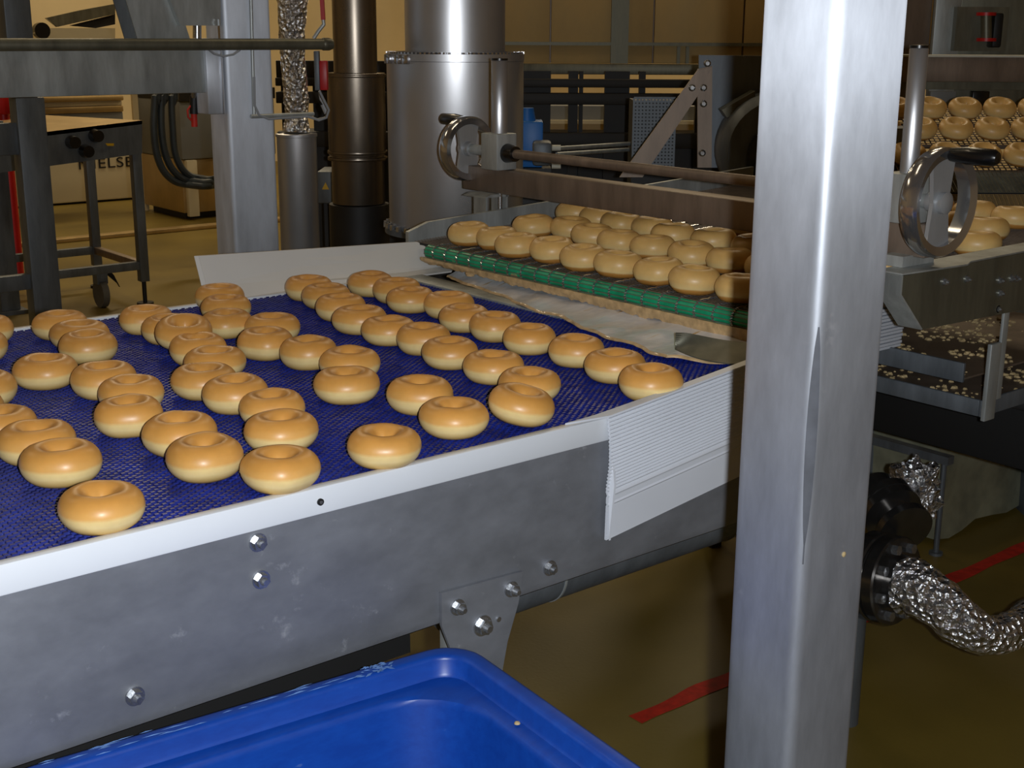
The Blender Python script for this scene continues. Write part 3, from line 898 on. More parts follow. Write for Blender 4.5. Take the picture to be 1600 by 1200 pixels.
# big pale duct
DB = 3.95
def sec(px0, px1, py0, py1, b, W, parent, name, mat, n=48):
    y = (py0+py1)/2
    a0, a1 = hall(px0, y, b), hall(px1, y, b)
    c = hall((px0+px1)/2, y, b); r = (a1.x-a0.x)/2
    z0, z1 = hall(800, py1, b).z, hall(800, py0, b).z
    if name == 'upper_shell': z1 = 4.995
    Wc = Vector((W.x, W.y, 0))
    return MB().lathe([(r-.001, z0), (r, z0+.001), (r, z1-.001), (r-.001, z1)], Wc, n=n).build(name, mat, parent)
d1, W = duct('exhaust_duct', 'wide pale stainless duct with a star of flash light behind the handwheel', 607, 818, DB, None)
sec(607, 818, 95, 352, DB, W, d1, 'lower_shell', 'steel_duct')
zt = hall(800, 0, DB).z
up_sh = sec(627, 787, -330, 86, DB, W, d1, 'upper_shell', 'steel_duct')
R1 = (hall(818, 200, DB).x-hall(607, 200, DB).x)/2
zc = hall(712, 90, DB).z
MB().lathe([(R1-.03, zc-.008), (R1+.002, zc-.008), (R1+.002, zc+.012), (R1-.03, zc+.012)], W, n=64, closed=True).build('clamp_band', 'steel_duct', d1)
st = MB()
for k in range(90):
    t = 2*math.pi*k/90
    st.bar(W+Vector((math.cos(t)*(R1-.03), math.sin(t)*(R1-.03), zc+.014)), W+Vector((math.cos(t)*(R1+.001), math.sin(t)*(R1+.001), zc+.014)), .006, .006)
stuff(st.build('seam_teeth', 'chrome', d1))
for t in (rad(166), rad(183), rad(190)):
    d = Vector((math.cos(t), math.sin(t), 0)); q = W+d*(R1+.004)+Vector((0, 0, zc-.012))
    MB().box(q.x-.012, q.x+.012, q.y-.012, q.y+.012, q.z-.004, q.z+.022, .003).build('clamp_lug', 'chrome', d1)
zf = hall(640, 354, DB).z
MB().lathe([(R1-.02, zf-.012), (R1+.014, zf-.012), (R1+.014, zf+.006), (R1-.02, zf+.006)], W, n=64, closed=True).build('bottom_flange', 'steel_dark', d1)
for k in range(36):
    t = 2*math.pi*k/36
    q = W+Vector((math.cos(t)*(R1+.010), math.sin(t)*(R1+.010), zf+.004))
    MB().cyl(q, q+Vector((0, 0, .014)), .009, n=6).build('flange_bolt', 'bolt_steel', d1)
MB().cyl((W.x, W.y, 0), (W.x, W.y, zf-.01), R1*.72, n=36).build('stand_pipe', 'black_iron', d1)
# narrow dark duct, three lengths
DB2 = 4.9
d2, W2_ = duct('exhaust_duct', 'slim dark stainless duct in stepped lengths left of the wide duct', 517, 604, DB2, None)
for x0, x1, y0, y1, nm in ((522, 592, -330, 115, 'upper_shell'), (514, 604, 115, 243, 'middle_shell'), (522, 604, 243, 318, 'lower_shell')):
    sec(x0, x1, y0, y1, DB2, W2_, d2, nm, 'steel_duct_dark')
R2 = (hall(604, 200, DB2).x-hall(514, 200, DB2).x)/2
for py in (118, 237, 247):
    z = hall(560, py, DB2).z
    MB().lathe([(R2-.01, z-.005), (R2+.004, z-.005), (R2+.005, z), (R2+.004, z+.005), (R2-.01, z+.005)], W2_, n=48, closed=True).build('swage_ring', 'steel_duct_dark', d2)
MB().cyl((W2_.x, W2_.y, 0), (W2_.x, W2_.y, hall(560, 318, DB2).z), R2*1.05, n=32).build('stand_pipe', 'black_iron', d2)
# foil wrapped pipe on a stainless canister
DB3 = 4.12
d3, W3 = duct('canister', 'stainless canister with dented side beside the square column', 436, 497, DB3, None, 'canister')
r3 = (hall(497, 300, DB3).x-hall(436, 300, DB3).x)/2
zt3 = hall(466, 210, DB3).z
MB().lathe([(r3, .03), (r3, zt3-.004), (r3-.004, zt3), (r3*.6, zt3+.006), (0, zt3+.006)], W3, n=40).build('shell', 'steel_duct', d3)
MB().lathe([(r3-.002, zt3-.008), (r3+.003, zt3-.006), (r3+.003, zt3+.002), (r3-.002, zt3+.004)], W3, n=40, closed=True).build('lid_rim', 'steel_duct', d3)
MB().cyl((W3.x, W3.y, 0), (W3.x, W3.y, .03), r3*.9, n=32).build('base', 'black_plastic', d3)
fp = thing('foil_pipe', 'vertical pipe wrapped in crinkled kitchen foil rising from the canister', 'pipe', (W3.x, W3.y, zt3+.006))
pts = [(W3.x+.004*math.sin(k*.23), W3.y, zt3+.008+k*.0125) for k in range(120)]
def rf(k, i):
    base = .030+.014*min(1, k/30)
    if k < 5: base = .042-.003*k
    base += .003*math.sin(k*.21)
    return base*(1+.20*noise.noise(Vector((math.cos(i*.52)*2.2, math.sin(i*.52)*2.2, k*.33))))
MB().tube(pts, .04, n=24, rfun=rf).build('foil_wrap', 'foil', fp, angle=18)
# red tags and box near the foil pipe
rb = thing('red_box', 'small red box with white cable hanging beside the foil wrapped pipe', 'box', HALL @ hall(505, 140, 4.22))
a0, a1 = hall(497, 95, 4.22), hall(512, 141, 4.22)
MB(HALL).box(a0.x, a1.x, 4.22, 4.25, a1.z, a0.z, .003).build('case', 'red_plastic', rb)
MB(HALL).box(a0.x-.012, a0.x+.004, 4.21, 4.24, a1.z, a0.z+.03, .002).build('side_bracket', 'steel_dark', rb)
MB(HALL).tube([hall(x, y, 4.22) for x, y in ((499, 142), (501, 155), (508, 166), (512, 176), (508, 184), (496, 187), (484, 182))], .004).build('cable', 'cable_grey', rb)
MB(HALL).cyl(hall(505, 163, 4.22), hall(511, 177, 4.22), .009, n=10).build('plug', 'cable_grey', rb)
rh = thing('shutoff_lever', 'red gripped shut-off lever hanging above the guard rail end', 'lever', HALL @ hall(503, 30, 4.22))
MB(HALL).bar(hall(501, -40, 4.22), hall(505, 31, 4.22), .018, .012).build('grip', 'red_plastic', rh)
MB(HALL).tube([hall(x, y, 4.22) for x, y in ((505, 31), (506, 38), (498, 48), (490, 60))], .006).build('lever', 'steel', rh)

# ------------------------------------------------------------------ mobile stand at left
ct = thing('mobile_stand', 'dark steel stand with sloping top on castors behind the belt at left', 'stand', (2.4, 6.9, 0))
FX, FY = 2.93, 6.71
zr = on_y(222, 414, FY).z
BYc = 7.35
for nm, x, y, ft in (('leg', FX, FY, 1), ('leg', FX, BYc, 0), ('leg', FX-1.1, FY, 1), ('leg', FX-1.1, BYc, 0)):
    l = MB().box(x-.025, x+.025, y-.025, y+.025, .13, .86 if y < 7 else .84, .003).build(nm, 'steel_dark', ct)
    MB().cyl((x, y, .012), (x, y, .14), .012, n=12).build('jack_screw', 'black_iron', l)
    MB().cyl((x, y, 0), (x, y, .014), .045, n=20).build('jack_foot', 'black_iron', l)
for y in (FY, BYc):
    MB().box(FX-1.1, FX, y-.02, y+.02, zr-.022, zr+.022, .002).build('rail', 'steel_dark', ct)
for x in (FX, FX-1.1):
    MB().box(x-.02, x+.02, FY, BYc, zr-.02, zr+.02, .002).build('side_rail', 'steel_brown', ct)
cx = on_y(157, 440, FY+.08).x
cs = MB().cyl((cx-.018, FY+.08, .075), (cx+.018, FY+.08, .075), .075, n=28).build('castor', 'castor_rubber', ct)
MB().box(cx-.03, cx+.03, FY+.05, FY+.11, .13, zr-.02).build('castor_fork', 'steel_dark', cs)
MB().prism([(cx+.03, FY+.06, .18), (cx+.09, FY+.06, .12), (cx+.10, FY+.06, .10), (cx+.07, FY+.06, .17), (cx+.03, FY+.06, .22)], (0, .02, 0)).build('brake_lever', 'black_iron', cs)
# sloping top
M0 = MB()
f = [on_y(x, y, FY-.06) for x, y in ((-60, 222), (222, 188), (222, 240), (-60, 278))]
M0.prism(f, (0, .02, 0)); M0.build('front_board', 'steel_dark', ct)
MB().prism([f[0], f[1], f[1]+Vector((-.25, .72, .0)), f[0]+Vector((-.1, .72, .0))], (0, 0, -.02)).build('top_sheet', 'steel_warm', ct)
for px, py in ((112, 222), (133, 236), (148, 212)):
    q = on_y(px, py, FY-.07); MB().cyl(q, q+Vector((0, -.05, 0)), .035, .03, n=16).build('knob', 'black_plastic', ct)
MB().prism([on_y(x, y, FY-.075) for x, y in ((165, 224), (178, 224), (178, 228), (168, 228))], (0, .004, 0)).build('nameplate', 'label_yellow', ct)
# heavier frame legs at far left
fr = thing('floor_frame', 'dark painted steel frame with thick uprights at the far left', 'frame', (1.6, 5.4, 0))
c = on_y(60, 300, 5.1)
MB().box(c.x-.055, c.x+.055, 5.1, 5.18, 0, 1.20, .004).build('upright', 'steel_dark', fr)
c2_ = on_y(30, 40, 5.1)
MB().box(c2_.x-.05, c2_.x+.05, 5.1, 5.18, 1.20, 1.9, .004).build('upper_upright', 'steel_dark', fr)
MB().box(c.x-.8, c.x-.0, 5.12, 5.16, on_y(20, 445, 5.1).z-.03, on_y(20, 445, 5.1).z+.03, .003).build('rail', 'steel_dark', fr)
MB().box(c.x-.8, c.x-.0, 5.12, 5.16, on_y(20, 218, 5.1).z-.06, on_y(20, 218, 5.1).z+.06, .003).build('upper_rail', 'steel_dark', fr)
c = on_y(10, 400, 6.9)
l = MB().box(c.x-.05, c.x+.05, 6.9, 6.98, .02, 1.0, .004).build('rear_upright', 'steel_dark', fr)
MB().box(c.x-.08, c.x+.08, 6.87, 7.01, 0, .02).build('foot_plate', 'steel_dark', l)
rp = thing('red_bollard', 'narrow red upright partly hidden behind the thick dark frame leg', 'post', (on_y(18, 320, 7.8).x, 7.8, 0))
c = on_y(18, 320, 7.8)
MB().cyl((c.x, 7.8, .02), (c.x, 7.8, 1.25), .035, n=18).build('tube', 'red_plastic', rp)
MB().cyl((c.x, 7.8, 0), (c.x, 7.8, .02), .07, n=18).build('base', 'black_iron', rp)
MB().box(c.x-.06, c.x+.04, 7.73, 7.8, .98, 1.12, .01).build('box', 'red_plastic', rp)

# ------------------------------------------------------------------ machine with lettering, back left
ma = thing('cream_machine', 'cream machine with black capital lettering standing at the back left', 'machine', (4.2, 11.4, 0))
MY = 11.1
x0, x1 = on_y(-40, 280, MY).x, on_y(232, 280, MY).x
z0, z1 = on_y(150, 314, MY).z, on_y(150, 205, MY).z
MB().box(x0, x1, MY, MY+1.0, z0, z1, .02).build('body', 'cream_paint', ma)
for y0, y1, mt in ((150, 158, 'steel_warm'), (158, 166, 'cream_paint'), (166, 176, 'steel_warm'), (176, 206, 'grey_paint')):
    a, b_ = on_y(150, y0, MY+.05).z, on_y(150, y1, MY+.05).z
    MB().box(x0, on_y(197, 170, MY).x, MY+.03+.02*(y0 % 3), MY+.9, b_, a, .01).build('reflection_strip', mt, ma)  # strip colours imitate the reflections on a stainless front
MB().box(x0+.1, x1-.1, MY+.15, MY+.9, 0, z0).build('plinth', 'black_iron', ma)
cu = bpy.data.curves.new('lettering', 'FONT'); cu.body = 'NIELSEN'
cu.size = .22; cu.extrude = .002; cu.space_character = 1.08
tmp = bpy.data.objects.new('lettering_source', cu); COL.objects.link(tmp)
bpy.context.view_layer.update()
me = bpy.data.meshes.new_from_object(tmp.evaluated_get(bpy.context.evaluated_depsgraph_get()))
COL.objects.unlink(tmp); bpy.data.objects.remove(tmp)
xs = [v_.co.x for v_ in me.vertices]
pa, pb = on_y(124, 265, MY-.003), on_y(228, 256, MY-.003)
sx = (pb.x-pa.x)/(max(xs)-min(xs))
zh = on_y(150, 248, MY).z-on_y(150, 264, MY).z
ys = [v_.co.y for v_ in me.vertices]; sy = zh/(max(ys)-min(ys))
for v_ in me.vertices:
    v_.co = Vector((pa.x+(v_.co.x-min(xs))*sx, MY-.003-v_.co.z, pa.z+(v_.co.y-min(ys))*sy))-ma.location
me.materials.clear(); me.materials.append(MAT['ink'])
lt = bpy.data.objects.new('lettering', me); COL.objects.link(lt); lt.parent = ma
# clutter on top of the machine
lid = thing('open_tray', 'grey folded tray resting on the machine at top left', 'tray', on_y(130, 60, 10.2))
MB().prism([on_y(x, y, 10.2) for x, y in ((72, 28), (125, 16), (180, 6), (180, 22), (90, 42))], (.1, .3, 0)).build('upper_leaf', 'steel_green', lid)
MB().prism([on_y(x, y, 10.25) for x, y in ((108, 40), (180, 22), (180, 38), (150, 44))], (.1, .25, 0)).build('lower_leaf', 'black_iron', lid)
MB().prism([on_y(x, y, 10.2) for x, y in ((70, 44), (180, 44), (180, 64), (70, 64))], (.0, .4, 0)).build('base', 'cream_paint', lid)
q = on_y(62, 48, 10.15); MB().cyl(q, q+Vector((0, -.06, 0)), .06, n=18).build('knob', 'black_plastic', lid)
rk = thing('pillar', 'tan square pillar carrying the tray behind the cross beam at left', 'pillar', (on_y(130, 200, 10.4).x, 10.5, 0))
MB().box(x0, on_y(185, 100, 10.3).x, 10.35, 10.55, on_y(130, 110, 10.3).z, on_y(130, 64, 10.2).z-.001).build('ledge', 'wall_paint', rk)
MB().box(on_y(214, 200, 10.3).x, on_y(229, 200, 10.3).x, 10.35, 10.38, 0, 1.45).build('upright', 'wall_paint', rk)

# grey cabinet with hoses
gc = thing('grey_cabinet', 'grey machine cabinet behind the dark hoses left of the square column', 'cabinet', (5.2, 9.9, 0))
GYc = 9.6
xa, xb = on_y(282, 200, GYc).x, on_y(430, 200, GYc).x
MB().box(xa, xb, GYc, GYc+.8, on_y(280, 250, GYc).z, on_y(280, 158, GYc).z, .01).build('upper_body', 'grey_paint', gc)
MB().box(xa, xb, GYc+.02, GYc+.8, on_y(280, 335, GYc).z, on_y(280, 250, GYc).z, .01).build('lower_body', 'steel_warm', gc)
MB().box(xa+.05, xb-.05, GYc+.1, GYc+.7, 0, on_y(280, 335, GYc).z).build('plinth', 'black_iron', gc)
MB().box(on_y(292, 300, GYc).x, on_y(308, 300, GYc).x, GYc-.03, GYc+.02, on_y(300, 338, GYc).z, on_y(300, 250, GYc).z, .005).build('corner_strip', 'cream_paint', gc)
MB().box(xa, xb, GYc-.02, GYc+.8, on_y(280, 158, GYc).z, on_y(280, 140, GYc).z).build('cornice', 'black_iron', gc)
for n_, (pts_, nm) in enumerate((([(244, 60), (242, 150), (240, 200), (246, 245), (262, 275), (290, 288), (345, 284)], 'dark rubber hose curving lowest below the cross beam'),
                     ([(254, 60), (252, 150), (252, 200), (258, 240), (272, 268), (296, 282), (345, 278)], 'dark rubber hose looping second below the cross beam'),
                     ([(270, 60), (268, 150), (270, 200), (274, 240), (288, 268), (310, 278), (345, 272)], 'dark rubber hose with the tightest loop below the cross beam'))):
    P_ = [on_y(x, y, 7.6) for x, y in pts_]
    P_.append(Vector((xa+.45, GYc+.05, P_[-1].z+.04*n_)))
    P_.insert(0, Vector((P_[0].x, 7.6, 4.99)))
    out = []
    for k in range(len(P_)-1):
        a, b_ = P_[k], P_[k+1]
        pm, pn = P_[max(0, k-1)], P_[min(len(P_)-1, k+2)]
        for j in range(6):
            t = j/6
            out.append(.5*((2*a)+(b_-pm)*t+(2*pm-5*a+4*b_-pn)*t*t+(3*a-3*b_+pn-pm)*t**3))
    out.append(P_[-1])
    tag(MB().tube(out, .022, n=10).build('hose', 'hose_rubber'), nm, 'hose', 'rubber hoses')
VY = CC.y+.075
vt = thing('valve', 'small orange tipped valve below the beam bracket', 'valve', on_y(305, 190, VY))
MB().cyl(on_y(303, 150, VY), on_y(303, 178, VY), .012, n=14).build('body', 'black_iron', vt)
MB().cyl(on_y(303, 178, VY), on_y(304, 198, VY), .009, n=12).build('tip', 'red_paint', vt)
MB().tube([on_y(x, y, VY) for x, y in ((299, 164), (293, 172), (294, 183), (301, 190))], .003).build('wire', 'red_paint', vt)
MB().cyl(on_y(314, 164, VY), on_y(333, 164, VY), .017, n=6).build('nut', 'bolt_steel', vt)
MB().tube([on_y(303, 155, VY), on_y(303, 140, VY-.02)], .008).build('stem', 'bolt_steel', vt)
MB().cyl(on_y(303, 164, VY), on_y(350, 164, VY), .007, n=12).build('union', 'bolt_steel', vt)

# control box with warning sign between the ducts
cbx = thing('control_box', 'dark control box with a yellow warning triangle between canister and dark duct', 'box', HALL @ hall(510, 330, 5.4))
a0, a1 = hall(495, 268, 5.4), hall(540, 318, 5.4)
MB(HALL).box(a0.x, a1.x, 5.4, 5.6, a1.z, a0.z, .006).build('case', 'steel_dark', cbx)
MB(HALL).prism([hall(x, y, 5.395) for x, y in ((503, 296), (514, 296), (508.5, 285))], (0, .003, 0)).build('warning_sign', 'label_yellow', cbx)
MB(HALL).box((a0.x+a1.x)/2-.04, (a0.x+a1.x)/2+.04, 5.45, 5.53, 0, a1.z).build('stand', 'black_iron', cbx)

# ------------------------------------------------------------------ oven cabinet behind, in the middle
ov = thing('oven_cabinet', 'long stainless oven with tan reflecting panels across the back', 'oven', HALL @ Vector((1.2, 7.3, 0)))
OB = 7.2
zb, ztop = hall(950, 99, OB).z, hall(950, -140, OB).z
seams = [780, 860, 1021, 1161, 1300, 1440, 1580, 1720]
for k in range(len(seams)-1):
    a0, a1 = hall(seams[k], 60, OB).x+.004, hall(seams[k+1], 60, OB).x-.004
    MB(HALL).box(a0, a1, OB, OB+.03, zb, ztop, .004).build('panel', 'oven_panel', ov)
aL, aR = hall(780, 60, OB).x, hall(1720, 60, OB).x
MB(HALL).box(aL, aR, OB+.03, OB+1.2, zb, ztop).build('body', 'steel_brown', ov)
MB(HALL).box(aL, aR, OB-.06, OB+.03, hall(950, 116, OB).z, zb-.002, .004).build('bottom_lip', 'steel_green', ov)
MB(HALL).box(aL, aR, OB-.03, OB-.002, hall(950, 71, OB).z, hall(950, 66, OB).z).build('ridge', 'steel_green', ov)
MB(HALL).box(hall(954, 60, OB).x, hall(981, 60, OB).x, OB-.04, OB-.001, zb, ztop).build('reflected_shade_bar', 'steel_green', ov)  # no real bar: a soft reflected shadow on the panels, modelled as a strip
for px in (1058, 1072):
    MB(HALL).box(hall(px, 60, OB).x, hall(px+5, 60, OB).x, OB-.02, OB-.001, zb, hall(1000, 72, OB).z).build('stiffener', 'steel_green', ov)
for px in (800, 1250, 1650):
    MB(HALL).box(hall(px, 200, OB).x-.06, hall(px, 200, OB).x+.06, OB+.2, OB+.32, 0, zb).build('leg', 'black_iron', ov)
cf = thing('rail_frame', 'black frame of long rails and uprights under the stainless oven', 'frame', HALL @ Vector((1.2, 6.6, 0)))
RB = 6.6
for y0, y1 in ((124, 137), (146, 164), (208, 232)):
    MB(HALL).box(hall(430, 130, RB).x, hall(1240, 130, RB).x, RB, RB+.06, hall(950, y1, RB).z, hall(950, y0, RB).z, .004).build('rail', 'black_iron', cf)
for x0_, x1_ in ((436, 470), (486, 520), (600, 640), (818, 861), (889, 904), (906, 912), (946, 985), (1000, 1010), (1090, 1110)):
    MB(HALL).box(hall(x0_, 150, RB).x, hall(x1_, 150, RB).x, RB+.06, RB+.1, .0, hall(950, 112, RB).z).build('upright', 'black_iron', cf)
MB(HALL).box(hall(430, 130, RB).x, hall(1240, 130, RB).x, RB+.1, RB+.5, .3, hall(950, 214, RB).z).build('lower_body', 'black_iron', cf)
MB(HALL).box(hall(430, 110, RB).x, hall(812, 110, RB).x, RB+.02, RB+.06, hall(700, 126, RB).z, hall(700, 96, RB).z, .004).build('top_rail', 'black_iron', cf)
wp = thing('back_counter', 'pale counter seen through the black rail frame', 'counter', HALL @ Vector((1.2, 9.2, 0)))
MB(HALL).box(hall(780, 150, 9.2).x, hall(1250, 150, 9.2).x, 9.2, 9.6, .0, hall(950, 193, 9.2).z).build('front', 'wall_paint', wp)
MB(HALL).box(hall(780, 150, 9.2).x, hall(1250, 150, 9.2).x, 9.22, 9.6, hall(950, 191, 9.2).z, hall(950, 166, 9.2).z).build('upper_front', 'grey_paint', wp)
MB(HALL).box(hall(780, 150, 9.2).x, hall(1250, 150, 9.2).x, 9.15, 9.6, hall(950, 193, 9.2).z, hall(950, 190, 9.2).z+.01).build('ledge', 'cream_paint', wp)

# blue motor behind the big duct
bl = thing('blue_motor', 'small blue gear motor beside the wide duct', 'motor', HALL @ hall(835, 262, 4.5))
a0, a1 = hall(815, 190, 4.5), hall(848, 262, 4.5)
MB(HALL).box(a0.x, a1.x, 4.5, 4.62, a1.z, a0.z, .006).build('body', 'blue_motor', bl)
a0, a1 = hall(812, 170, 4.5), hall(836, 190, 4.5)
MB(HALL).cyl(Vector(((a0.x+a1.x)/2, 4.56, a1.z)), Vector(((a0.x+a1.x)/2, 4.56, a0.z)), .03, .022, n=18).build('cap', 'blue_motor', bl)
c0, c1 = hall(832, 240, 4.45), hall(862, 240, 4.45)
MB(HALL).box(c0.x, c1.x, 4.4, 4.5, hall(840, 260, 4.4).z, hall(840, 222, 4.4).z, .012).build('coupling', 'steel_dark', bl)
for py in (231, 259):
    MB(HALL).cyl(hall(862, py, 4.44), hall(876, py, 4.44), .010, n=14).build('fitting', 'label_white', bl)
for n_, py in enumerate((229, 238)):
    tag(MB(HALL).cyl(hall(870, py+3, 4.46+.04*n_), hall(1010, py-6, 4.9+.04*n_), .007, n=12).build('thin_pipe', 'steel'),
        ('upper' if n_ == 0 else 'lower')+' of two thin steel pipes running right from the blue motor', 'pipe', 'thin pipes by the motor')
# floor-standing pedestal carrying motor
MB(HALL).box(a0.x, c1.x, 4.5, 4.6, 0, hall(835, 263, 4.5).z).build('pedestal', 'black_iron', bl)

# perforated guard and braced plate
pg = thing('perforated_guard', 'dark perforated sheet guard behind the diagonal brace', 'guard', HALL @ hall(1020, 255, 4.7))
a0, a1 = hall(991, 153, 4.7), hall(1052, 262, 4.7)
nx, nz = 12, 20
lat = MB(HALL)
for k in range(nx+1):
    a = a0.x+(a1.x-a0.x)*k/nx; lat.box(a-.0035, a+.0035, 4.7, 4.704, a1.z, a0.z)
for k in range(nz+1):
    z = a1.z+(a0.z-a1.z)*k/nz; lat.box(a0.x, a1.x, 4.699, 4.703, z-.0035, z+.0035)
stuff(lat.build('perforated_sheet', 'steel_dark', pg))
MB(HALL).box(a0.x, a1.x, 4.74, 4.9, a1.z-.3, a0.z-.01).build('backing', 'black_iron', pg)
bp = thing('braced_plate', 'grey steel plate with a diagonal brace behind the handwheel shaft', 'plate', HALL @ hall(1090, 262, 4.2))
MB(HALL).prism([hall(x, y, 4.2) for x, y in ((1092, 86), (1250, 88), (1250, 262), (1092, 262))], (0, .01, 0)).build('plate', 'steel_dark', bp)
MB(HALL).prism([hall(x, y, 4.17) for x, y in ((1090, 108), (1113, 103), (1112, 262), (1090, 262))], (0, .012, 0)).build('angle_strip', 'steel_brown', bp)
br = MB(HALL).prism([hall(x, y, 4.15) for x, y in ((1090, 110), (1113, 104), (1090, 150), (1004, 277), (968, 277))], (0, .012, 0)).build('brace', 'steel_brown', bp)
for px, py in ((1099, 137), (1081, 137), (1099, 162), (1105, 99), (1097, 239)):
    q = hall(px, py, 4.15); MB(HALL).lathe([(.011, 0), (.011, .006), (.006, .011), (0, .011)], q, (0, -1, 0), n=12).build('bolt', 'bolt_steel', bp)
fan = thing('blower', 'dark rounded blower housing mounted on the braced plate beside the post', 'blower', HALL @ hall(1160, 262, 4.05))
c = hall(1206, 232, 4.1)
MB(HALL).lathe([(0, 0), (.09, 0), (.16, .01), (.17, .04), (.17, .16), (.15, .19), (0, .19)], Vector((c.x, 4.19, c.z)), (0, -1, 0), n=40).build('housing', 'steel_dark', fan)
MB(HALL).lathe([(0, .0), (.105, 0), (.105, .02), (.09, .024), (0, .024)], Vector((c.x+.01, 4.0, c.z-.02)), (0, -1, 0), n=36).build('motor_face', 'black_plastic', fan)
MB(HALL).prism([hall(x, y, 4.08) for x, y in ((1128, 172), (1180, 142), (1180, 160), (1136, 184))], (0, .08, 0)).build('outlet_flange', 'steel_green', fan)

# ------------------------------------------------------------------ right: tiered wire racks with doughnuts
rkx = thing('wire_rack_conveyor', 'stepped wire mesh cooling conveyor carrying doughnuts at upper right', 'conveyor', HALL @ hall(1560, 330, 3.9))
TILT = rad(20)
def wire_shelf(px0, px1, py, b, depth, parent):
    z = hall(1520, py, b).z
    a0, a1 = hall(px0, py, b).x, hall(px1, py, b).x
    w = MB(HALL @ Matrix.Translation((0, b, z)) @ Matrix.Rotation(TILT, 4, 'X'))
    k = a0
    while k < a1:
        w.box(k-.0012, k+.0012, 0, depth, -.003, 0); k += .016
    for j in range(int(depth/.016)+1):
        w.box(a0, a1, j*.016-.0012, j*.016+.0012, -.005, -.003)
    w.box(a0, a1, -.004, 0, -.012, 0)
    return stuff(w.build('wire_shelf', 'steel_brown', parent)), z, a0, a1
shelves = [(1405, 1720, 193, 4.04, .12), (1405, 1720, 226, 3.87, .12), (1405, 1720, 268, 3.70, .12)]
tier = ['top', 'middle', 'bottom']
for s_, (x0_, x1_, py, b, dp) in enumerate(shelves):
    o, z, a0, a1 = wire_shelf(x0_, x1_, py, b, dp, rkx)
    a = hall(1458, py, b).x-.104-.03*s_; n_ = 0
    while a < a1-.06 and n_ < 6:
        q = HALL @ Vector((a, b+.058*math.cos(TILT), z+.058*math.sin(TILT)+.001))
        place(PAL[(n_+s_) % 5], 'rack_doughnut', q, (Matrix.Rotation(YAW-math.pi/2, 3, 'Z') @ Matrix.Rotation(TILT, 3, 'X') @ Matrix.Rotation(random.uniform(0, 6), 3, 'Z')).to_euler(),
              'fried doughnut on wire rack at upper right, %s from post on %s tier' % (ORD[n_], tier[s_]), 'doughnuts on the wire rack')
        a += .106; n_ += 1
# mesh belt hanging below the lowest tier
def drape(py0, py1, b0, b1, name, mat):
    w = MB(HALL)
    a0, a1 = hall(1405, 300, 3.7).x, hall(1720, 300, 3.7).x
    z0_, z1_ = hall(1500, py0, b0).z, hall(1500, py1, b1).z
    K_ = 16
    for k in range(K_+1):
        t = k/K_
        w.box(a0, a1, b0+(b1-b0)*t, b0+(b1-b0)*t+.002, z0_+(z1_-z0_)*t-.0012, z0_+(z1_-z0_)*t+.0012)
    k = a0
    while k < a1:
        w.bar((k, b0, z0_), (k, b1, z1_), .002, .002, up=(1, 0, 0)); k += .012
    stuff(w.build(name, mat, rkx))
drape(268, 300, 3.70, 3.60, 'mesh_apron', 'steel_green')
drape(304, 338, 3.66, 3.58, 'mesh_return', 'steel_warm')
a0, a1 = hall(1405, 300, 3.7).x, hall(1720, 300, 3.7).x
MB(HALL).box(a0, a1, 3.74, 3.78, hall(1500, 345, 3.74).z, hall(1500, 268, 3.74).z).build('backing', 'black_iron', rkx)
MB(HALL).cyl((a0, 3.62, hall(1500, 343, 3.62).z), (a1, 3.62, hall(1500, 343, 3.62).z), .010, n=14).build('return_roller', 'steel_dark', rkx)
for a in (a0+.0, a1-.05):
    MB(HALL).box(a, a+.05, 3.78, 4.16, 0, hall(1500, 190, 4.0).z-.006).build('upright', 'steel_dark', rkx)
# beam, panels and gauge behind it
hb = thing('hood_beam', 'dark hood beam with bright top edge across the upper right', 'beam', HALL @ hall(1560, 130, 4.5))
MB(HALL).box(hall(1300, 100, 4.5).x, hall(1760, 100, 4.5).x, 4.5, 4.6, hall(1500, 128, 4.5).z, hall(1500, 88, 4.5).z, .003).build('beam', 'steel_brown', hb)
MB(HALL).box(hall(1300, 100, 4.5).x, hall(1760, 100, 4.5).x, 4.47, 4.6, hall(1500, 89, 4.5).z, hall(1500, 86, 4.5).z).build('top_edge', 'label_white', hb)
MB(HALL).box(hall(1300, 100, 4.5).x, hall(1760, 100, 4.5).x, 4.6, 4.64, hall(1500, 142, 4.5).z, hall(1500, 128, 4.5).z).build('lower_strip', 'steel_green', hb)
for px in (1340, 1700):
    q = hall(px, 88, 4.55); MB(HALL).cyl((q.x, 4.55, q.z), (q.x, 4.55, 4.995), .012, n=12).build('hanger_rod', 'steel_dark', hb)
hp = thing('hood_panel', 'grey green stainless hood panels behind the beam at upper right', 'panel', HALL @ hall(1560, 88, 5.2))
for x0_, x1_, mt, dz in ((1290, 1458, 'steel_brown', .03), (1460, 1500, 'steel', 0), (1502, 1760, 'steel_green', .02)):
    MB(HALL).box(hall(x0_, 40, 5.2).x, hall(x1_, 40, 5.2).x, 5.2+dz, 5.24+dz, hall(1500, 168, 5.2).z, hall(1500, -120, 5.2).z, .003).build('panel', mt, hp)
MB(HALL).box(hall(1450, 150, 5.15).x, hall(1490, 150, 5.15).x, 5.12, 5.16, hall(1500, 172, 5.15).z, hall(1500, 142, 5.15).z, .003).build('white_cover', 'grey_paint', hp)
MB(HALL).box(hall(1516, 150, 5.15).x, hall(1542, 150, 5.15).x, 5.12, 5.16, hall(1500, 172, 5.15).z, hall(1500, 142, 5.15).z, .003).build('black_cover', 'black_plastic', hp)
for px in (1310, 1740):
    q = hall(px, -118, 5.22); MB(HALL).cyl((q.x, 5.235, q.z), (q.x, 5.235, 4.995), .012, n=12).build('hanger_rod', 'steel_dark', hp)
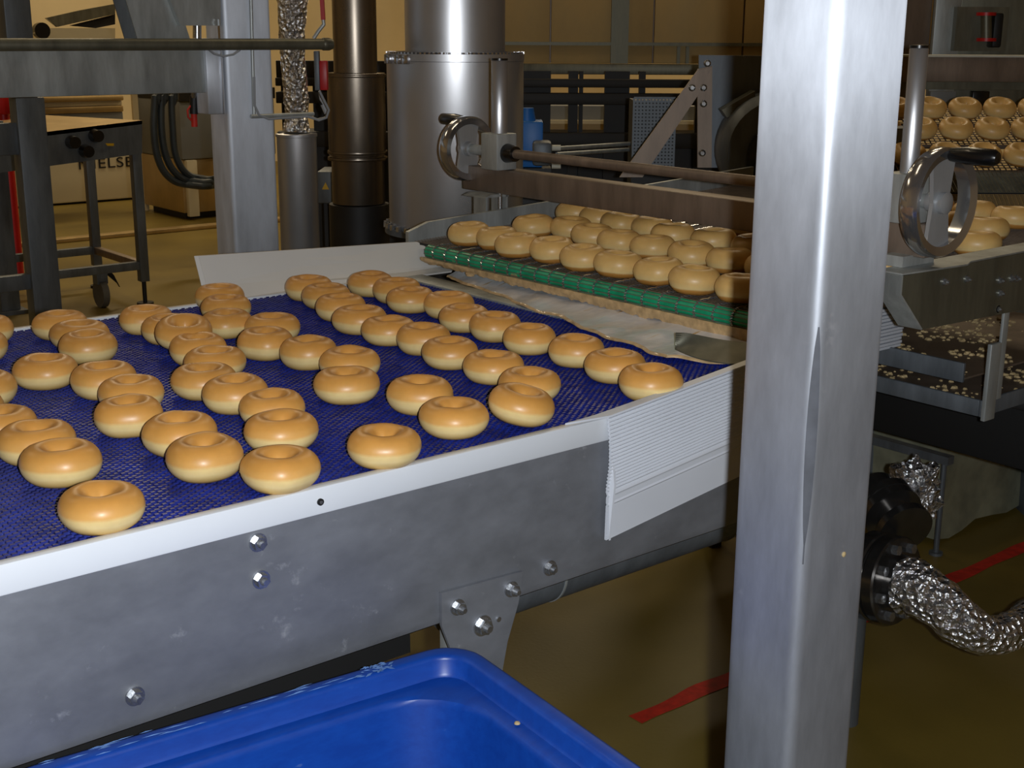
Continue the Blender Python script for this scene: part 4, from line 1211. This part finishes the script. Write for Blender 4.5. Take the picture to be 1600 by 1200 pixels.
ga = thing('sight_gauge', 'upright glass gauge with red caps on the hood panel at upper right', 'gauge', HALL @ hall(1540, 68, 5.1))
g0, g1 = hall(1541, 62, 5.1), hall(1541, 22, 5.1)
MB(HALL).cyl(g0, g1, .020, n=20).build('tube', 'steel_green', ga)
for q in (g0, g1):
    MB(HALL).cyl(q-Vector((0, 0, .006)), q+Vector((0, 0, .006)), .036, n=20).build('cap', 'red_plastic', ga)
MB(HALL).box(hall(1553, 40, 5.1).x, hall(1568, 40, 5.1).x, 5.1, 5.18, hall(1500, 74, 5.1).z, hall(1500, 20, 5.1).z, .008).build('bracket', 'black_iron', ga)
MB(HALL).box(hall(1500, 60, 5.1).x, hall(1582, 60, 5.1).x, 5.16, 5.199, hall(1500, 80, 5.1).z, hall(1500, 10, 5.1).z).build('back_board', 'steel_green', ga)

# ------------------------------------------------------------------ right: crumb trays below the glazing conveyor
tr = thing('crumb_tray', 'dark steel crumb tray hanging under the glazing conveyor right of the post', 'tray', (2.7, 1.9, .70))
q = on_y(1532, 640, 1.37)
TX, TZ0 = q.x, q.z
MB().box(TX-.004, TX+.75, 1.365, 1.372, TZ0-.015, TZ0+.02, .002).build('front_edge', 'steel_dark', tr)
MB().box(TX-.004, TX+.004, 1.372, 2.50, TZ0-.015, TZ0+.02, .002).build('left_edge', 'steel_dark', tr)
MB().box(TX+.004, TX+.75, 1.372, 2.50, TZ0-.015, TZ0-.010).build('pan', 'steel_brown', tr)
q2 = on_y(1500, 582, 1.45)
UZ = q2.z
MB().box(q2.x-.004, q2.x+.004, 1.44, 2.50, UZ-.02, UZ+.022, .002).build('upper_rail', 'steel_dark', tr)
MB().box(q2.x+.004, TX+.75, 1.44, 2.50, UZ-.014, UZ-.010).build('upper_pan', 'steel_brown', tr)
MB().box(TX-.012, TX+.026, 1.352, 1.362, TZ0-.02, TZ0+.14, .002).build('hanger_bar', 'steel', tr)
MB().box(TX+.024, TX+.044, 1.353, 1.359, TZ0+.02, .955, .001).build('hanger_strap', 'steel', tr)
q = on_y(1560, 483, 1.35); hexbolt(tr, q.x, 1.353, q.z, .006, .008)
cr = MB()
for k in range(2600):
    up_lv = random.random() < .5
    if up_lv:
        x, y, z = random.uniform(q2.x+.01, q2.x+.6), random.uniform(1.45, 2.45), UZ-.010
    else:
        x, y, z = random.uniform(TX+.01, TX+.5), random.uniform(1.38, 2.45), TZ0-.010
    if noise.noise(Vector((x*9, y*9, 5 if up_lv else 0))) < -.05: continue
    s_ = random.uniform(.002, .009); t0 = random.uniform(0, 6.28)
    ring = [(x+s_*random.uniform(.6, 1.2)*math.cos(t0+i_*1.257), y+s_*random.uniform(.6, 1.2)*math.sin(t0+i_*1.257)) for i_ in range(5)]
    cr.add([(a, b, z) for a, b in ring]+[(x+(a-x)*.6, y+(b-y)*.6, z+s_*.55) for a, b in ring],
           [(5, 6, 7, 8, 9)]+[(i_, (i_+1) % 5, 5+(i_+1) % 5, 5+i_) for i_ in range(5)])
stuff(cr.build('crumbs', 'crumb', tr))
# dark tank under the trays
tk = thing('glaze_tank', 'black glaze tank in the shadow below the crumb tray', 'tank', (3.1, 2.0, .4))
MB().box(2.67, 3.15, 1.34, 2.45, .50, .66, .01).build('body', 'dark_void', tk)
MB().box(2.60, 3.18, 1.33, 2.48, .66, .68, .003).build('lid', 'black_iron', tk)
for x, y in ((3.1, 1.56), (3.1, 2.35), (2.74, 2.4)):
    MB().box(x-.02, x+.02, y-.02, y+.02, 0, .51).build('leg', 'black_iron', tk)
# ribbed white guard showing right of the post
e0, e1 = on_y(1330, 496, 1.62), on_y(1410, 538, 1.62)
g2 = MB()
for k in range(12):
    t = k/11; z = e0.z+(e1.z-e0.z)*t
    g2.box(e0.x, e1.x-.008*abs(t-.5), 1.62+(.002 if k % 2 else 0), 1.632, z-.0032, z+.0024)
tag(g2.build('ribbed_guard_end', 'corrugated'), 'end of a white ribbed guard poking out right of the post', 'guard')

# ------------------------------------------------------------------ right: stone block, stand, flanged pipe
sb = MB()
f0 = on_z(1470, 862, 0)
def stone(u, v):
    return (0, 0, 0)
bmx = bmesh.new(); bmesh.ops.create_cube(bmx, size=1)
bmesh.ops.subdivide_edges(bmx, edges=list(bmx.edges), cuts=6, use_grid_fill=True)
for v_ in bmx.verts:
    p = Vector((v_.co.x*.55, v_.co.y*.50, v_.co.z*.36))
    p += .02*noise.noise_vector(p*6)
    v_.co = p
bmx.verts.index_update()
sb.M = Matrix.Translation((3.52, 2.24, .195))
sb.add([v_.co.copy() for v_ in bmx.verts], [[v_.index for v_ in f.verts] for f in bmx.faces])
bmx.free()
tag(sb.build('stone_block', 'stone_block'), 'rough grey green block lying on the floor beyond the red line', 'block')
ws = thing('wire_stand', 'thin dark steel stand in front of the rough grey block', 'stand', (3.25, 1.98, 0))
fa = on_z(1462, 866, 0)
top = on_y(1480, 716, fa.y).z
fb = Vector((fa.x, fa.y+.42, 0))
for q in (fa, fb):
    MB().cyl((q.x, q.y, .006), (q.x, q.y, top), .008, n=10).build('leg', 'steel_dark', ws)
    MB().cyl((q.x, q.y, 0), (q.x, q.y, .008), .02, n=12).build('foot', 'steel_dark', ws)
MB().box(fa.x-.015, fa.x+.015, fa.y-.02, fb.y+.02, top-.012, top+.012).build('top_bar', 'steel_dark', ws)
pp = thing('flanged_pipe', 'low flanged pipe wrapped in foil running to the right edge near the floor', 'pipe', (2.75, 1.75, 0))
fc = CAM + ray(1388, 905)*2.75
dv = (CAM + ray(1470, 925)*2.66 - fc).normalized()
MB().lathe([(.03, -.10), (.055, -.098), (.055, -.05), (.092, -.05), (.095, -.046), (.095, -.018), (.092, -.014), (.086, -.014), (.086, -.008), (.092, -.008), (.095, -.004), (.095, .018), (.092, .022), (.058, .022), (.056, .07), (.03, .07)], fc, dv, n=40).build('flange', 'chrome_dark', pp)
a_ = dv.orthogonal().normalized(); b__ = dv.cross(a_)
for k in range(8):
    t = 2*math.pi*k/8+.2
    q = fc+(a_*math.cos(t)+b__*math.sin(t))*.075+dv*.022
    MB().cyl(q, q+dv*.014, .011, n=6).build('flange_bolt', 'bolt_steel', pp)
fpts = [CAM + ray(x, y)*d for x, y, d in ((1408, 910, 2.72), (1435, 918, 2.69), (1470, 945, 2.66), (1505, 975, 2.64), (1540, 995, 2.64), (1575, 990, 2.66), (1610, 968, 2.70), (1680, 930, 2.76), (1760, 900, 2.85), (1840, 890, 2.95))]
ff = []
for k in range(len(fpts)-1):
    for j in range(7): ff.append(fpts[k].lerp(fpts[k+1], j/7))
sm = [ff[max(0, k-3):k+4] for k in range(len(ff))]
ff = [sum(g_, Vector())/len(g_) for g_ in sm]
MB().tube(ff, .05, n=24, rfun=lambda k, i: (.060-.0007*min(k, 30))*(1 if k < 52 else .98)*(1+.16*noise.noise(Vector((math.cos(i*.26)*2.4, math.sin(i*.26)*2.4, k*.3))))).build('foil_wrap', 'foil', pp, angle=18)
cu_ = CAM + ray(1398, 806)*2.85
cdir = (CAM+ray(1420, 835)*2.80-cu_).normalized()
MB().lathe([(.03, -.1), (.045, -.098), (.045, -.05), (.066, -.05), (.066, -.03), (.060, -.028), (.066, -.026), (.066, -.006), (.04, -.004), (.04, .03), (.062, .032), (.062, .05), (.03, .052)], cu_, cdir, n=36).build('pump_coupling', 'chrome_dark', pp)
MB().tube([(fc.x-.03, fc.y+.06, 0), (fc.x-.03, fc.y+.06, fc.z)], .03, n=16).build('support_foot', 'steel_dark', pp)
wf = MB()
wc = CAM + ray(1424, 772)*3.0
def wad(u, v):
    t, s_ = u*2*math.pi, (v-.5)*math.pi
    d = Vector((math.cos(t)*math.cos(s_), math.sin(t)*math.cos(s_), math.sin(s_)*1.25))
    return wc + d*.060*(1+.55*noise.noise(d*2.6+Vector((4, 1, 0))))
tag(MB().grid(wad, 30, 20).build('foil_wad', 'foil', None, angle=15), 'crumpled foil wrapping above the pipe flange right of the post', 'foil')
